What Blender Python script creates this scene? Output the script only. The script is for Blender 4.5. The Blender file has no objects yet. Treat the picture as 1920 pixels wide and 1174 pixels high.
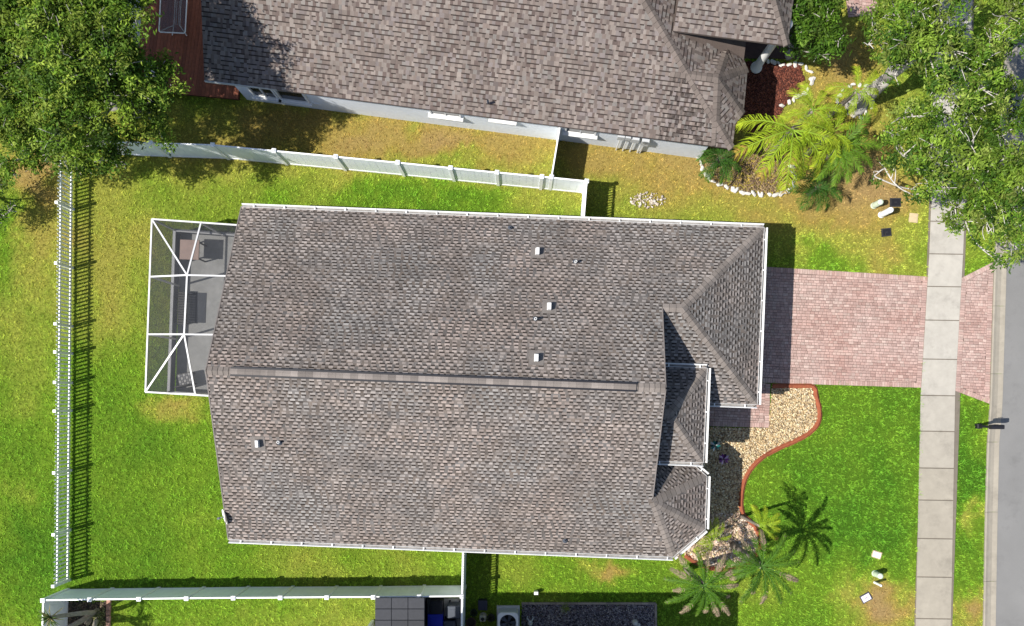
import bpy, math, random
import numpy as np
from mathutils import Vector, Matrix
random.seed(7); np.random.seed(7)
scene = bpy.context.scene
C = scene.collection

# ------------------------------------------------------------------ camera, sky, sun, exposure
H, F, CX, CY = 34.5, 1556.0, 975.0, 750.0        # drone height (m), focal length and nadir point measured in the photo (px)
cam_d = bpy.data.cameras.new('camera'); cam = bpy.data.objects.new('camera', cam_d); C.objects.link(cam)
cam.location = (0, 0, H); cam.rotation_euler = (0, 0, 0)
cam_d.sensor_width = 36; cam_d.lens = 36 * F / 1920
cam_d.shift_x = (960 - CX) / 1920; cam_d.shift_y = (CY - 587) / 1920
cam_d.clip_end = 2000
scene.camera = cam
SUN_EL = math.radians(52.5); SX, SY = 0.9617, 0.274
w = bpy.data.worlds.new('World'); scene.world = w; w.use_nodes = True
nt = w.node_tree; sky = nt.nodes.new('ShaderNodeTexSky'); sky.sky_type = 'NISHITA'; sky.sun_disc = False
sky.sun_elevation = SUN_EL; sky.sun_rotation = math.atan2(-SX, -SY)
nt.links.new(sky.outputs[0], nt.nodes['Background'].inputs[0]); nt.nodes['Background'].inputs[1].default_value = 0.092
sl = bpy.data.lights.new('sun', 'SUN'); sl.energy = 4.8; sl.angle = math.radians(0.5); sl.color = (1, .955, .88)
so = bpy.data.objects.new('sun', sl); C.objects.link(so); so.location = (-30, -10, 40)
so.rotation_euler = Vector((math.cos(SUN_EL) * SX, math.cos(SUN_EL) * SY, -math.sin(SUN_EL))).to_track_quat('-Z', 'Y').to_euler()
scene.view_settings.view_transform = 'Standard'; scene.view_settings.look = 'None'
scene.view_settings.gamma = 1; scene.view_settings.exposure = 0.70

# ------------------------------------------------------------------ helpers
def P(px, py, z=0.0):
    """photo measurement (1920 px wide) at a known height -> metres on the site"""
    s = (H - z) / F
    return ((px - CX) * s, (CY - py) * s)
def P3(px, py, z=0.0):
    a = P(px, py, z); return (a[0], a[1], z)
def lin(r, g, b):
    f = lambda c: (c / 255 / 12.92) if c / 255 <= .04045 else ((c / 255 + .055) / 1.055) ** 2.4
    return (f(r), f(g), f(b))
def tag(o, label=None, cat=None, group=None, kind=None):
    if label: o['label'] = label
    if cat: o['category'] = cat
    if group: o['group'] = group
    if kind: o['kind'] = kind
    return o
def empty(name, loc=(0, 0, 0), rz=0, **k):
    o = bpy.data.objects.new(name, None); C.objects.link(o); o.location = loc; o.rotation_euler = (0, 0, rz)
    o.empty_display_size = .2
    return tag(o, **k)
def setpar(o, parent):
    if parent is not None:
        o.parent = parent
        o.matrix_parent_inverse = wmat(parent).inverted()
def wmat(o):
    m = o.matrix_basis
    return wmat(o.parent) @ o.matrix_parent_inverse @ m if o.parent is not None else m
def link(name, me, parent=None, keep_local=False):
    o = bpy.data.objects.new(name, me); C.objects.link(o)
    if parent is not None:
        if keep_local: o.parent = parent
        else: setpar(o, parent)
    return o

class MB:
    def __init__(s): s.v = []; s.f = []; s.c = []; s.cur = (1, 1, 1)
    def col(s, c): s.cur = c; return s
    def face(s, pts):
        n = len(s.v); s.v += [tuple(p) for p in pts]; s.f.append(list(range(n, n + len(pts)))); s.c.append(s.cur)
    def addm(s, pts, faces):
        n = len(s.v); s.v += [tuple(p) for p in pts]
        for f in faces: s.f.append([n + i for i in f]); s.c.append(s.cur)
    def box(s, c, d, rz=0.0, bev=0.0, taper=1.0):
        ca, sa = math.cos(rz), math.sin(rz); hx, hy, hz = d[0] / 2, d[1] / 2, d[2] / 2
        def T(x, y, z): return (c[0] + x * ca - y * sa, c[1] + x * sa + y * ca, c[2] + z)
        if bev <= 0:
            pts = [T(x * (taper if z > 0 else 1), y * (taper if z > 0 else 1), z) for z in (-hz, hz) for x, y in ((-hx, -hy), (hx, -hy), (hx, hy), (-hx, hy))]
            s.addm(pts, [(3, 2, 1, 0), (4, 5, 6, 7), (0, 1, 5, 4), (1, 2, 6, 5), (2, 3, 7, 6), (3, 0, 4, 7)])
        else:
            pts = []
            for z, q in ((-hz, 0), (hz - bev, 0), (hz, bev)):
                tp = taper if z > 0 else 1
                for x, y in ((-hx + q, -hy + q), (hx - q, -hy + q), (hx - q, hy - q), (-hx + q, hy - q)): pts.append(T(x * tp, y * tp, z))
            fs = [(3, 2, 1, 0), (8, 9, 10, 11)]
            for b in (0, 4):
                for i in range(4): j = (i + 1) % 4; fs.append((b + i, b + j, b + 4 + j, b + 4 + i))
            s.addm(pts, fs)
        return s
    def beam(s, a, b, wd, ht, up=(0, 0, 1)):
        a = Vector(a); b = Vector(b); d = (b - a).normalized(); u = Vector(up)
        r = d.cross(u)
        if r.length < 1e-4: r = d.cross(Vector((1, 0, 0)))
        r.normalize(); u = r.cross(d)
        pts = [p + r * x * wd / 2 + u * y * ht / 2 for p in (a, b) for x, y in ((-1, -1), (1, -1), (1, 1), (-1, 1))]
        s.addm(pts, [(0, 1, 2, 3), (7, 6, 5, 4), (0, 4, 5, 1), (1, 5, 6, 2), (2, 6, 7, 3), (3, 7, 4, 0)])
        return s
    def prism(s, poly, z0, z1, bottom=True):
        n = len(poly)
        a = sum(poly[i][0] * poly[(i + 1) % n][1] - poly[(i + 1) % n][0] * poly[i][1] for i in range(n))
        if a < 0: poly = poly[::-1]
        pts = [(p[0], p[1], z0) for p in poly] + [(p[0], p[1], z1) for p in poly]
        fs = [tuple(range(n, 2 * n))] + [(i, (i + 1) % n, n + (i + 1) % n, n + i) for i in range(n)]
        if bottom: fs.append(tuple(range(n - 1, -1, -1)))
        s.addm(pts, fs); return s
    def tube(s, path, rad, n=8, cap=True):
        path = [Vector(p) for p in path]
        if not hasattr(rad, '__len__'): rad = [rad] * len(path)
        rings = []
        for i, p in enumerate(path):
            d = (path[min(i + 1, len(path) - 1)] - path[max(i - 1, 0)]).normalized()
            x = d.orthogonal().normalized() if abs(d.z) > .9 else d.cross(Vector((0, 0, 1))).normalized()
            y = d.cross(x)
            rings.append([p + (x * math.cos(2 * math.pi * k / n) + y * math.sin(2 * math.pi * k / n)) * rad[i] for k in range(n)])
        pts = [q for r in rings for q in r]; fs = []
        for i in range(len(path) - 1):
            for k in range(n): fs.append((i * n + k, i * n + (k + 1) % n, (i + 1) * n + (k + 1) % n, (i + 1) * n + k))
        if cap: fs += [tuple(range(n))[::-1], tuple(range((len(path) - 1) * n, len(path) * n))]
        s.addm(pts, fs); return s
    def lathe(s, c, prof, n=16):
        pts = [(c[0] + r * math.cos(2 * math.pi * k / n), c[1] + r * math.sin(2 * math.pi * k / n), c[2] + z) for r, z in prof for k in range(n)]
        fs = []
        for i in range(len(prof) - 1):
            for k in range(n): fs.append((i * n + k, i * n + (k + 1) % n, (i + 1) * n + (k + 1) % n, (i + 1) * n + k))
        fs += [tuple(range(n))[::-1], tuple(range((len(prof) - 1) * n, len(prof) * n))]
        s.addm(pts, fs); return s
    def mesh(s, name, mat, smooth=False):
        me = bpy.data.meshes.new(name); me.from_pydata(s.v, [], s.f)
        if s.c:
            at = me.color_attributes.new('Col', 'FLOAT_COLOR', 'CORNER')
            arr = np.ones((sum(len(f) for f in s.f), 4), np.float32); k = 0
            for f, c in zip(s.f, s.c): arr[k:k + len(f), :3] = c; k += len(f)
            at.data.foreach_set('color', arr.ravel())
        if mat: me.materials.append(mat)
        if smooth: me.polygons.foreach_set('use_smooth', [True] * len(me.polygons))
        me.update(); return me
    def build(s, name, mat, parent=None, smooth=False, kind=None):
        o = link(name, s.mesh(name, mat, smooth), parent)
        if kind: o['kind'] = kind
        return o

def mesh_np(name, V, Fc, cols, mat, smooth=False):
    """big meshes: V (n,3), Fc (m,k), cols (n,3) per vertex"""
    me = bpy.data.meshes.new(name); n, k = len(V), Fc.shape[1]; m = len(Fc)
    me.vertices.add(n); me.vertices.foreach_set('co', V.astype(np.float32).ravel())
    me.loops.add(m * k); me.loops.foreach_set('vertex_index', Fc.astype(np.int32).ravel())
    me.polygons.add(m); me.polygons.foreach_set('loop_start', np.arange(0, m * k, k, dtype=np.int32))
    if smooth: me.polygons.foreach_set('use_smooth', np.ones(m, dtype=bool))
    me.update(calc_edges=True)
    at = me.color_attributes.new('Col', 'FLOAT_COLOR', 'POINT')
    a = np.ones((n, 4), np.float32); a[:, :3] = cols; at.data.foreach_set('color', a.ravel())
    me.materials.append(mat); return me

# ------------------------------------------------------------------ materials
def mat(name, col=None, rough=.8, var=.12, scale=6, bump=0, bscale=60, spec=.3, metal=0, attr=False, big=0, bigscale=.6, detail=4, streak=0, stain=0):
    m = bpy.data.materials.new(name); m.use_nodes = True; t = m.node_tree; N = t.nodes; L = t.links
    b = N['Principled BSDF']; b.inputs['Roughness'].default_value = rough; b.inputs['Metallic'].default_value = metal
    b.inputs['Specular IOR Level'].default_value = spec
    geo = N.new('ShaderNodeNewGeometry')
    if attr:
        src = N.new('ShaderNodeAttribute'); src.attribute_name = 'Col'; out = src.outputs['Color']
        if col:
            mu = N.new('ShaderNodeMix'); mu.data_type = 'RGBA'; mu.blend_type = 'MULTIPLY'; mu.inputs[0].default_value = 1
            L.new(out, mu.inputs[6]); mu.inputs[7].default_value = (*col, 1); out = mu.outputs[2]
    else:
        src = N.new('ShaderNodeRGB'); src.outputs[0].default_value = (*col, 1); out = src.outputs[0]
    for amp, sc in ((var, scale), (big, bigscale), (streak, 1.0)):
        if amp <= 0: continue
        no = N.new('ShaderNodeTexNoise'); no.inputs['Scale'].default_value = sc; no.inputs['Detail'].default_value = detail; no.inputs['Roughness'].default_value = .65
        if sc == 1.0:
            mp = N.new('ShaderNodeMapping'); mp.inputs['Scale'].default_value = (2.6, .22, .22); L.new(geo.outputs['Position'], mp.inputs['Vector']); L.new(mp.outputs[0], no.inputs['Vector'])
        else: L.new(geo.outputs['Position'], no.inputs['Vector'])
        mr = N.new('ShaderNodeMapRange'); mr.inputs[1].default_value = .28; mr.inputs[2].default_value = .72
        mr.inputs[3].default_value = 1 - amp; mr.inputs[4].default_value = 1 + amp; L.new(no.outputs[0], mr.inputs[0])
        mx = N.new('ShaderNodeMix'); mx.data_type = 'RGBA'; mx.blend_type = 'MULTIPLY'; mx.inputs[0].default_value = 1
        cb = N.new('ShaderNodeCombineColor')
        for q in range(3): L.new(mr.outputs[0], cb.inputs[q])
        L.new(out, mx.inputs[6]); L.new(cb.outputs[0], mx.inputs[7]); out = mx.outputs[2]
    if stain > 0:          # irregular worn and dirty spots
        no = N.new('ShaderNodeTexNoise'); no.inputs['Scale'].default_value = 1.1; no.inputs['Detail'].default_value = 7; no.inputs['Roughness'].default_value = .7
        L.new(geo.outputs['Position'], no.inputs['Vector'])
        mr = N.new('ShaderNodeMapRange'); mr.inputs[1].default_value = .54; mr.inputs[2].default_value = .70; mr.inputs[3].default_value = 1; mr.inputs[4].default_value = 1 - stain; L.new(no.outputs[0], mr.inputs[0])
        cb = N.new('ShaderNodeCombineColor'); [L.new(mr.outputs[0], cb.inputs[q]) for q in range(3)]
        mx = N.new('ShaderNodeMix'); mx.data_type = 'RGBA'; mx.blend_type = 'MULTIPLY'; mx.inputs[0].default_value = 1
        L.new(out, mx.inputs[6]); L.new(cb.outputs[0], mx.inputs[7]); out = mx.outputs[2]
    L.new(out, b.inputs['Base Color'])
    if bump > 0:
        nb = N.new('ShaderNodeTexNoise'); nb.inputs['Scale'].default_value = bscale; nb.inputs['Detail'].default_value = 3
        L.new(geo.outputs['Position'], nb.inputs['Vector'])
        bp = N.new('ShaderNodeBump'); bp.inputs['Strength'].default_value = bump; bp.inputs['Distance'].default_value = .02
        L.new(nb.outputs[0], bp.inputs['Height']); L.new(bp.outputs[0], b.inputs['Normal'])
    return m
def leaf_mat(name, trans=.35, rough=.5, spec=.35):
    m = bpy.data.materials.new(name); m.use_nodes = True; t = m.node_tree; N = t.nodes; L = t.links
    b = N['Principled BSDF']; b.inputs['Roughness'].default_value = rough; b.inputs['Specular IOR Level'].default_value = spec
    a = N.new('ShaderNodeAttribute'); a.attribute_name = 'Col'; L.new(a.outputs['Color'], b.inputs['Base Color'])
    tr = N.new('ShaderNodeBsdfTranslucent'); L.new(a.outputs['Color'], tr.inputs['Color'])
    mx = N.new('ShaderNodeMixShader'); mx.inputs[0].default_value = trans
    L.new(b.outputs[0], mx.inputs[1]); L.new(tr.outputs[0], mx.inputs[2]); L.new(mx.outputs[0], N['Material Output'].inputs['Surface'])
    return m
def screen_mat(name, col, opac):
    m = bpy.data.materials.new(name); m.use_nodes = True; t = m.node_tree; N = t.nodes; L = t.links
    b = N['Principled BSDF']; b.inputs['Base Color'].default_value = (*col, 1); b.inputs['Roughness'].default_value = .7; b.inputs['Specular IOR Level'].default_value = .1
    geo = N.new('ShaderNodeNewGeometry'); no = N.new('ShaderNodeTexNoise'); no.inputs['Scale'].default_value = 1.5
    L.new(geo.outputs['Position'], no.inputs['Vector'])
    mr = N.new('ShaderNodeMapRange'); mr.inputs[1].default_value = .3; mr.inputs[2].default_value = .7; mr.inputs[3].default_value = opac - .04; mr.inputs[4].default_value = opac + .04
    L.new(no.outputs[0], mr.inputs[0])
    tr = N.new('ShaderNodeBsdfTransparent'); mx = N.new('ShaderNodeMixShader')
    L.new(mr.outputs[0], mx.inputs[0]); L.new(tr.outputs[0], mx.inputs[1]); L.new(b.outputs[0], mx.inputs[2]); L.new(mx.outputs[0], N['Material Output'].inputs['Surface'])
    return m
def glass_mat(name, col, alpha, rough=.05):
    m = screen_mat(name, col, alpha); b = m.node_tree.nodes['Principled BSDF']; b.inputs['Roughness'].default_value = rough; b.inputs['Specular IOR Level'].default_value = .5
    return m
M = {}
M['ground'] = mat('soil_and_thatch', attr=True, var=.35, scale=14, bump=.6, bscale=45, spec=.05, rough=.95)
M['grass'] = leaf_mat('grass_blade', .25, .7, .05)
M['leaf'] = leaf_mat('tree_leaf', .30, .55, .12)
M['palm'] = leaf_mat('palm_leaflet', .35, .5, .15)
M['bark'] = mat('bark', attr=True, var=.3, scale=9, bump=.5, bscale=30, spec=.1, rough=.9)
M['shingle'] = mat('asphalt_shingle', attr=True, stain=.10, var=.16, scale=55, bump=.25, bscale=160, spec=.12, rough=.92, big=.12, bigscale=.9, streak=.09)
M['deckroof'] = mat('shingle_base', attr=True, streak=.09, var=.14, scale=40, big=.12, bigscale=1.2, bump=.2, bscale=140, spec=.1, rough=.92)
M['white'] = mat('white_paint', (.66, .66, .65), rough=.45, var=.05, scale=3, spec=.35)
M['vinyl'] = mat('white_vinyl', (.82, .83, .84), rough=.4, var=.05, scale=2.5, spec=.4)
M['vinylpanel'] = mat('white_vinyl_panel', (.82, .86, .90), stain=.08, rough=.42, var=.06, scale=1.8, spec=.4)
M['stucco'] = mat('pale_stucco', (.62, .655, .70), rough=.9, var=.05, scale=5, bump=.3, bscale=90, big=.05)
M['stucco2'] = mat('cream_stucco', (.58, .55, .50), rough=.9, var=.05, scale=5, bump=.3, bscale=90)
M['concrete'] = mat('concrete', attr=True, stain=.20, rough=.9, var=.09, scale=3, bump=.15, bscale=120, spec=.1, big=.08, bigscale=.8, detail=8)
M['asphalt'] = mat('asphalt', (.176, .174, .170), stain=.14, rough=.95, var=.10, scale=90, bump=.3, bscale=220, big=.10, bigscale=.35, spec=.1)
M['paver'] = mat('clay_paver', attr=True, stain=.16, rough=.9, var=.16, scale=16, bump=.3, bscale=110, spec=.1, big=.04, bigscale=.7)
M['sand'] = mat('joint_sand', (.13, .095, .08), rough=1, var=.2, scale=20)
M['curb'] = mat('stained_curbing', (.235, .066, .030), stain=.3, rough=.8, var=.22, scale=9, bump=.2, bscale=60, big=.12)
M['pebble'] = mat('river_pebble', attr=True, rough=.7, var=.18, scale=25, spec=.25)
M['bed'] = mat('bed_soil', attr=True, rough=1, var=.3, scale=18, bump=.5, bscale=40)
M['black'] = mat('black_plastic', (.012, .012, .016), rough=.5, var=.1, scale=5)
M['dark'] = mat('dark_metal', (.03, .03, .034), rough=.5, var=.1, scale=5)
M['glass'] = mat('window_glass', (.012, .014, .018), rough=.08, var=0, spec=.6)
M['greyplastic'] = mat('grey_plastic', (.055, .064, .082), rough=.5, var=.08, scale=5)
M['shed'] = mat('shed_panel', attr=True, rough=.7, var=.14, scale=10, bump=.25, bscale=40)
M['blue'] = mat('blue_plastic', (.006, .018, .32), rough=.45, var=.06, scale=4)
M['palegreen'] = mat('pale_green_plastic', (.50, .58, .46), rough=.5, var=.06, scale=6)
M['lilac'] = mat('pale_lilac_lid', (.70, .62, .72), rough=.6, var=.06, scale=12)
M['tan'] = mat('tan_lid', (.45, .36, .22), rough=.8, var=.1, scale=12)
M['wood'] = mat('red_deck_stain', attr=True, rough=.75, var=.22, scale=7, bump=.2, bscale=50)
M['frame'] = mat('white_aluminium', (.52, .52, .53), rough=.4, var=.03, scale=4, spec=.4)
M['screen'] = screen_mat('insect_screen', (.035, .037, .042), .50)
M['slab'] = mat('patio_concrete', (.44, .44, .43), rough=.85, var=.10, scale=4, bump=.1, bscale=80, big=.10)
M['tabletop'] = mat('pink_stone_top', (.50, .36, .31), rough=.6, var=.08, scale=8)
M['tglass'] = glass_mat('table_glass', (.05, .055, .06), .35)
M['bronze'] = mat('bronze_metal', (.06, .055, .05), rough=.5, var=.1, scale=6)
M['stone'] = mat('white_stone', attr=True, rough=.9, var=.16, scale=18, bump=.4, bscale=60)
M['mulch'] = mat('red_mulch', attr=True, rough=1, var=.3, scale=20)
M['acgrey'] = mat('grey_ac_metal', (.42, .43, .44), rough=.5, var=.06, scale=6)
M['attrpaint'] = mat('painted', attr=True, rough=.45, var=.06, scale=14, spec=.4)
M['metal'] = mat('galvanised_metal', (.5, .5, .5), rough=.45, var=.08, scale=10, metal=.4)
M['silt'] = mat('gutter_silt', (.20, .19, .18), rough=1, var=.4, scale=5)
M['porch'] = mat('dark_porch_paving', (.07, .04, .034), rough=.9, var=.2, scale=8)
M['rake'] = mat('grey_drip_edge', (.16, .14, .13), rough=.6, var=.1, scale=6)
M['kick'] = mat('grey_kick_panel', (.10, .11, .13), rough=.6, var=.05, scale=4)

# ------------------------------------------------------------------ 2-D geometry
def clip(poly, f):
    out = []; n = len(poly)
    for i in range(n):
        a, b = poly[i], poly[(i + 1) % n]; fa, fb = f(a), f(b)
        if fa >= 0: out.append(a)
        if (fa > 0 and fb < 0) or (fa < 0 and fb > 0):
            t = fa / (fa - fb); out.append((a[0] + (b[0] - a[0]) * t, a[1] + (b[1] - a[1]) * t))
    return out
def area(p):
    return .5 * sum(p[i][0] * p[(i + 1) % len(p)][1] - p[(i + 1) % len(p)][0] * p[i][1] for i in range(len(p))) if len(p) > 2 else 0
def ccw(p): return p if area(p) > 0 else p[::-1]
def clip_convex(poly, conv):
    n = len(conv)
    for i in range(n):
        a, b = conv[i], conv[(i + 1) % n]; ex, ey = b[0] - a[0], b[1] - a[1]
        poly = clip(poly, lambda p: ex * (p[1] - a[1]) - ey * (p[0] - a[0]))
        if len(poly) < 3: return []
    q = []
    for p in poly:
        if not q or abs(p[0] - q[-1][0]) + abs(p[1] - q[-1][1]) > 1e-4: q.append(p)
    if len(q) > 2 and abs(q[0][0] - q[-1][0]) + abs(q[0][1] - q[-1][1]) < 1e-4: q.pop()
    return q if len(q) > 2 else []
def inpoly(X, Y, poly):
    r = np.zeros(X.shape, bool); n = len(poly); j = n - 1
    for i in range(n):
        xi, yi = poly[i]; xj, yj = poly[j]
        c = ((yi > Y) != (yj > Y)) & (X < (xj - xi) * (Y - yi) / ((yj - yi) if yj != yi else 1e-12) + xi)
        r ^= c; j = i
    return r
def pts(l, z=0): return [P(x, y, z) for x, y in l]
def vnoise(X, Y, seed, sc):
    rs = np.random.RandomState(seed); T = rs.rand(64, 64); x = X / sc + 500; y = Y / sc + 500
    xi = np.floor(x).astype(int); yi = np.floor(y).astype(int); fx = x - xi; fy = y - yi
    fx = fx * fx * (3 - 2 * fx); fy = fy * fy * (3 - 2 * fy)
    g = lambda a, b: T[a % 64, b % 64]
    return (g(xi, yi) * (1 - fx) + g(xi + 1, yi) * fx) * (1 - fy) + (g(xi, yi + 1) * (1 - fx) + g(xi + 1, yi + 1) * fx) * fy

# ------------------------------------------------------------------ key outlines on the ground
ZE = 2.65
A1 = math.atan(-.039); E1 = (math.cos(A1), math.sin(A1)); N1 = (-E1[1], E1[0])      # house axes: east, north
A2 = math.atan(-.1297); E2 = (math.cos(A2), math.sin(A2)); N2 = (-E2[1], E2[0])     # northern neighbour
drive_poly = pts([(1379, 497), (1739, 519), (1726.5, 727), (1379, 716)])
apron_poly = pts([(1803, 521), (1862.5, 491), (1854.5, 757), (1791, 733)])
walk_polyA = pts([(1280, 764), (1379, 716.5), (1444, 719), (1442, 802), (1280, 798)])
side_poly = pts([(1758, -80), (1829, -80), (1777, 1400), (1706, 1400)])
curb_poly_px = [(1888, -80), (1875, 300), (1863, 495), (1855, 760), (1850, 830), (1846, 960), (1837, 1480)]
curb_out_px = [(1914, -80), (1899, 300), (1887, 495), (1879, 760), (1873, 830), (1870, 960), (1861, 1480)]
bed_px = [(1447, 724), (1519, 724), (1530, 745), (1536, 772), (1532, 795), (1515, 813), (1490, 827), (1460, 840), (1430, 857), (1408, 878), (1394, 905), (1389, 940), (1393, 965), (1412, 985), (1424, 1010), (1420, 1035), (1402, 1056), (1370, 1067), (1335, 1065), (1306, 1055), (1284, 1040)]
bed_poly = pts(bed_px + [(1250, 1000), (1250, 800), (1442, 803)])
dark_bed = pts([(978, 1131), (1228, 1131), (1229, 1260), (978, 1260)])
yucca_bed = pts([(123, 1128), (204, 1128), (206, 1260), (123, 1260)])
porch_poly = pts([(1330, 112), (1330, 0), (1500, 0), (1500, 112), (1436, 110)])
mulch_poly = pts([(1330, 230), (1330, 114), (1440, 118), (1500, 122), (1508, 150), (1495, 175), (1470, 200), (1440, 260)])
patio_poly = pts([(338, 436), (520, 446), (514, 742), (331, 736)])
house_poly = pts([(500, 425), (1390, 455), (1380, 745), (1290, 760), (1285, 985), (1235, 1018), (478, 985)])
nh_poly = pts([(442, 183), (1330, 296), (1330, 100), (1340, -300), (440, -300)])
deck_poly = pts([(255, 168), (446, 186), (470, -120), (275, -120)], .3)
shed_poly = pts([(722, 1118), (808, 1118), (808, 1250), (722, 1250)])
rock_px = (1215, 376)
EXC = [drive_poly, apron_poly, walk_polyA, side_poly, pts(curb_poly_px + [(2400, 1480), (2400, -80)]), bed_poly, dark_bed, yucca_bed, mulch_poly, patio_poly, house_poly, nh_poly, deck_poly, shed_poly, porch_poly,
       pts([(1575, -100), (1650, -100), (1645, 30), (1590, 35)]), pts([(810, 1122), (865, 1122), (865, 1260), (810, 1260)]), [(-5.7, -9.62), (4.35, -9.62), (4.35, -21.6), (-5.7, -21.6)]]

# ------------------------------------------------------------------ lawn colour (how dry the turf is, as seen patch by patch)
LUSH, MIDG, YEL, STRAW, DEAD = [np.array(c) for c in ((.130, .320, .026), (.240, .405, .034), (.395, .435, .068), (.44, .335, .085), (.40, .275, .115))]
patch = [(1560, 900, 170, 190, -.30), (1815, 880, 30, 160, -.32), (1600, 420, 150, 70, .33), (50, 600, 60, 320, .02), (220, 620, 90, 220, .03), (1450, 300, 80, 60, .15), (1555, 490, 60, 25, -.34), (1700, 440, 40, 60, -.12), (1650, 490, 40, 18, .2), (830, 372, 110, 22, -.30), (700, 360, 60, 22, -.12), (1010, 378, 70, 20, .10),
         (640, 270, 330, 45, .38), (860, 275, 130, 40, .22), (830, 305, 40, 14, -.3), (1190, 300, 130, 45, .36), (1330, 340, 90, 60, .2), (1300, 395, 150, 25, .05), (1590, 110, 70, 70, .45), (1560, 330, 90, 50, .25), (270, 880, 110, 200, -.20), (230, 480, 120, 130, .16), (210, 640, 30, 60, .12), (60, 480, 50, 150, .16), (65, 340, 40, 50, .4), (40, 760, 50, 120, -.05), (20, 420, 20, 60, -.3), (60, 980, 60, 60, -.18), (50, 925, 40, 25, .25), (70, 1090, 50, 60, -.25),
         (1650, 1125, 42, 36, .75), (1818, 1140, 22, 26, .7), (1830, 955, 14, 20, .55), (1450, 1085, 60, 30, .25), (1140, 1065, 30, 9, .55), (1150, 1085, 200, 40, -.08), (650, 1062, 230, 22, .06), (310, 770, 40, 14, .45), (300, 560, 20, 60, .12), (250, 1145, 60, 30, .05), (560, 1150, 140, 25, .06), (1620, 1010, 60, 40, -.1), (1645, 300, 40, 60, .3), (1690, 360, 60, 30, .2), (550, 215, 60, 22, .2)]
def lawn(X, Y):
    px = X / H * F + CX; py = CY - Y / H * F
    px = px + (vnoise(X, Y, 21, .75) - .5) * 52 + (vnoise(X, Y, 23, .22) - .5) * 26; py = py + (vnoise(X, Y, 22, .75) - .5) * 46 + (vnoise(X, Y, 24, .22) - .5) * 22
    d = np.full(X.shape, .36)
    for x, y, sx, sy, a in patch: d = d + a * np.exp(-.5 * (((px - x) / sx) ** 2 + ((py - y) / sy) ** 2))
    d = d + (vnoise(X, Y, 1, 1.7) - .5) * .20 + (vnoise(X, Y, 2, .55) - .5) * .09 + (vnoise(X, Y, 3, .2) - .5) * .03
    d = np.clip(d, 0, 1)
    st = [0, .3, .52, .76, 1]; cl = [LUSH, MIDG, YEL, STRAW, DEAD]
    return np.stack([np.interp(d, st, [c[k] for c in cl]) for k in range(3)], -1), d

# ------------------------------------------------------------------ ground, road, kerb, sidewalk
gx = np.concatenate([np.linspace(-400, -24, 14)[:-1], np.arange(-24, 24, .22), np.linspace(24, 400, 14)])
gy = np.concatenate([np.linspace(-400, -14, 14)[:-1], np.arange(-14, 20, .22), np.linspace(20, 400, 14)])
GX, GY = np.meshgrid(gx, gy); col, dry = lawn(GX, GY)
V = np.stack([GX.ravel(), GY.ravel(), np.zeros(GX.size)], -1); nx, ny = len(gx), len(gy)
i0 = (np.arange(ny - 1)[:, None] * nx + np.arange(nx - 1)[None, :]).ravel()
Fq = np.stack([i0, i0 + 1, i0 + nx + 1, i0 + nx], -1)
gcol = col.reshape(-1, 3) * (.30 + .28 * dry.reshape(-1, 1))
tag(link('ground', mesh_np('ground', V, Fq, gcol, M['ground'])), kind='structure')

def strip_between(a_px, b_px, z):
    mb = MB(); mb.col((1, 1, 1))
    A = pts(a_px); B = pts(b_px)
    for i in range(len(A) - 1): mb.face([(*A[i], z), (*B[i], z), (*B[i + 1], z), (*A[i + 1], z)][::-1])
    return mb
mb = strip_between([(x - 3, y) for x, y in curb_out_px], [(2330, y) for x, y in curb_out_px], .008)
for yy0, yy1 in ((-80, -6000), (1480, 6000)):
    a = P(1905 if yy0 < 0 else 1859, yy0); b = P(2330, yy0); c2 = P(2330, yy1); d2 = P(1905 if yy0 < 0 else 1859, yy1)
    mb.face([(*a, .008), (*b, .008), (*c2, .008), (*d2, .008)])
tag(mb.build('road', M['asphalt']), kind='structure')
kerb = empty('kerb', P3(1860, 800), kind='structure')
cj = [-80, 60, 190, 320, 447, 574, 701, 829, 960, 1090, 1220, 1350, 1480]
def lerp_px(line, y):
    for (x0, y0), (x1, y1) in zip(line, line[1:]):
        if y0 <= y <= y1: return x0 + (x1 - x0) * (y - y0) / (y1 - y0)
    return line[-1][0]
prof = [(0.0, 0.0), (0.0, .075), (.10, .085), (.32, .045), (.62, .012), (.85, .022), (1.0, .026), (1.0, 0)]
for a, b in zip(cj, cj[1:]):
    mb = MB(); g = random.uniform(.92, 1.06); mb.col((.29 * g, .262 * g, .215 * g)); rows = []
    for y in np.linspace(a + .3, b - .3, 5):
        xa, xb = lerp_px(curb_poly_px, y), lerp_px(curb_out_px, y)
        rows.append([(*P(xa + (xb - xa) * t, y), z) for t, z in prof])
    for r0, r1 in zip(rows, rows[1:]):
        for k in range(len(prof) - 1): mb.face([r0[k], r1[k], r1[k + 1], r0[k + 1]])
    mb.face(rows[0]); mb.face(rows[-1][::-1])
    mb.build('kerb_section', M['concrete'], kerb)
side = empty('sidewalk', P3(1755, 800), kind='structure')
mb = MB(); mb.col((.15, .13, .105)); mb.prism(side_poly, 0, .02, False); mb.build('joint_bed', M['concrete'], side)
sj = [-80, -10, 55, 120, 185, 240, 298, 356, 415, 476, 537, 600, 673, 741, 808, 877, 937, 1009, 1081, 1159, 1235, 1310, 1385]
sideL = [(1763, -80), (1742, 476), (1726, 741), (1718, 1110), (1710, 1400)]; sideR = [(1826, -80), (1805, 476), (1790, 741), (1783.5, 1110), (1776, 1400)]
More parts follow.
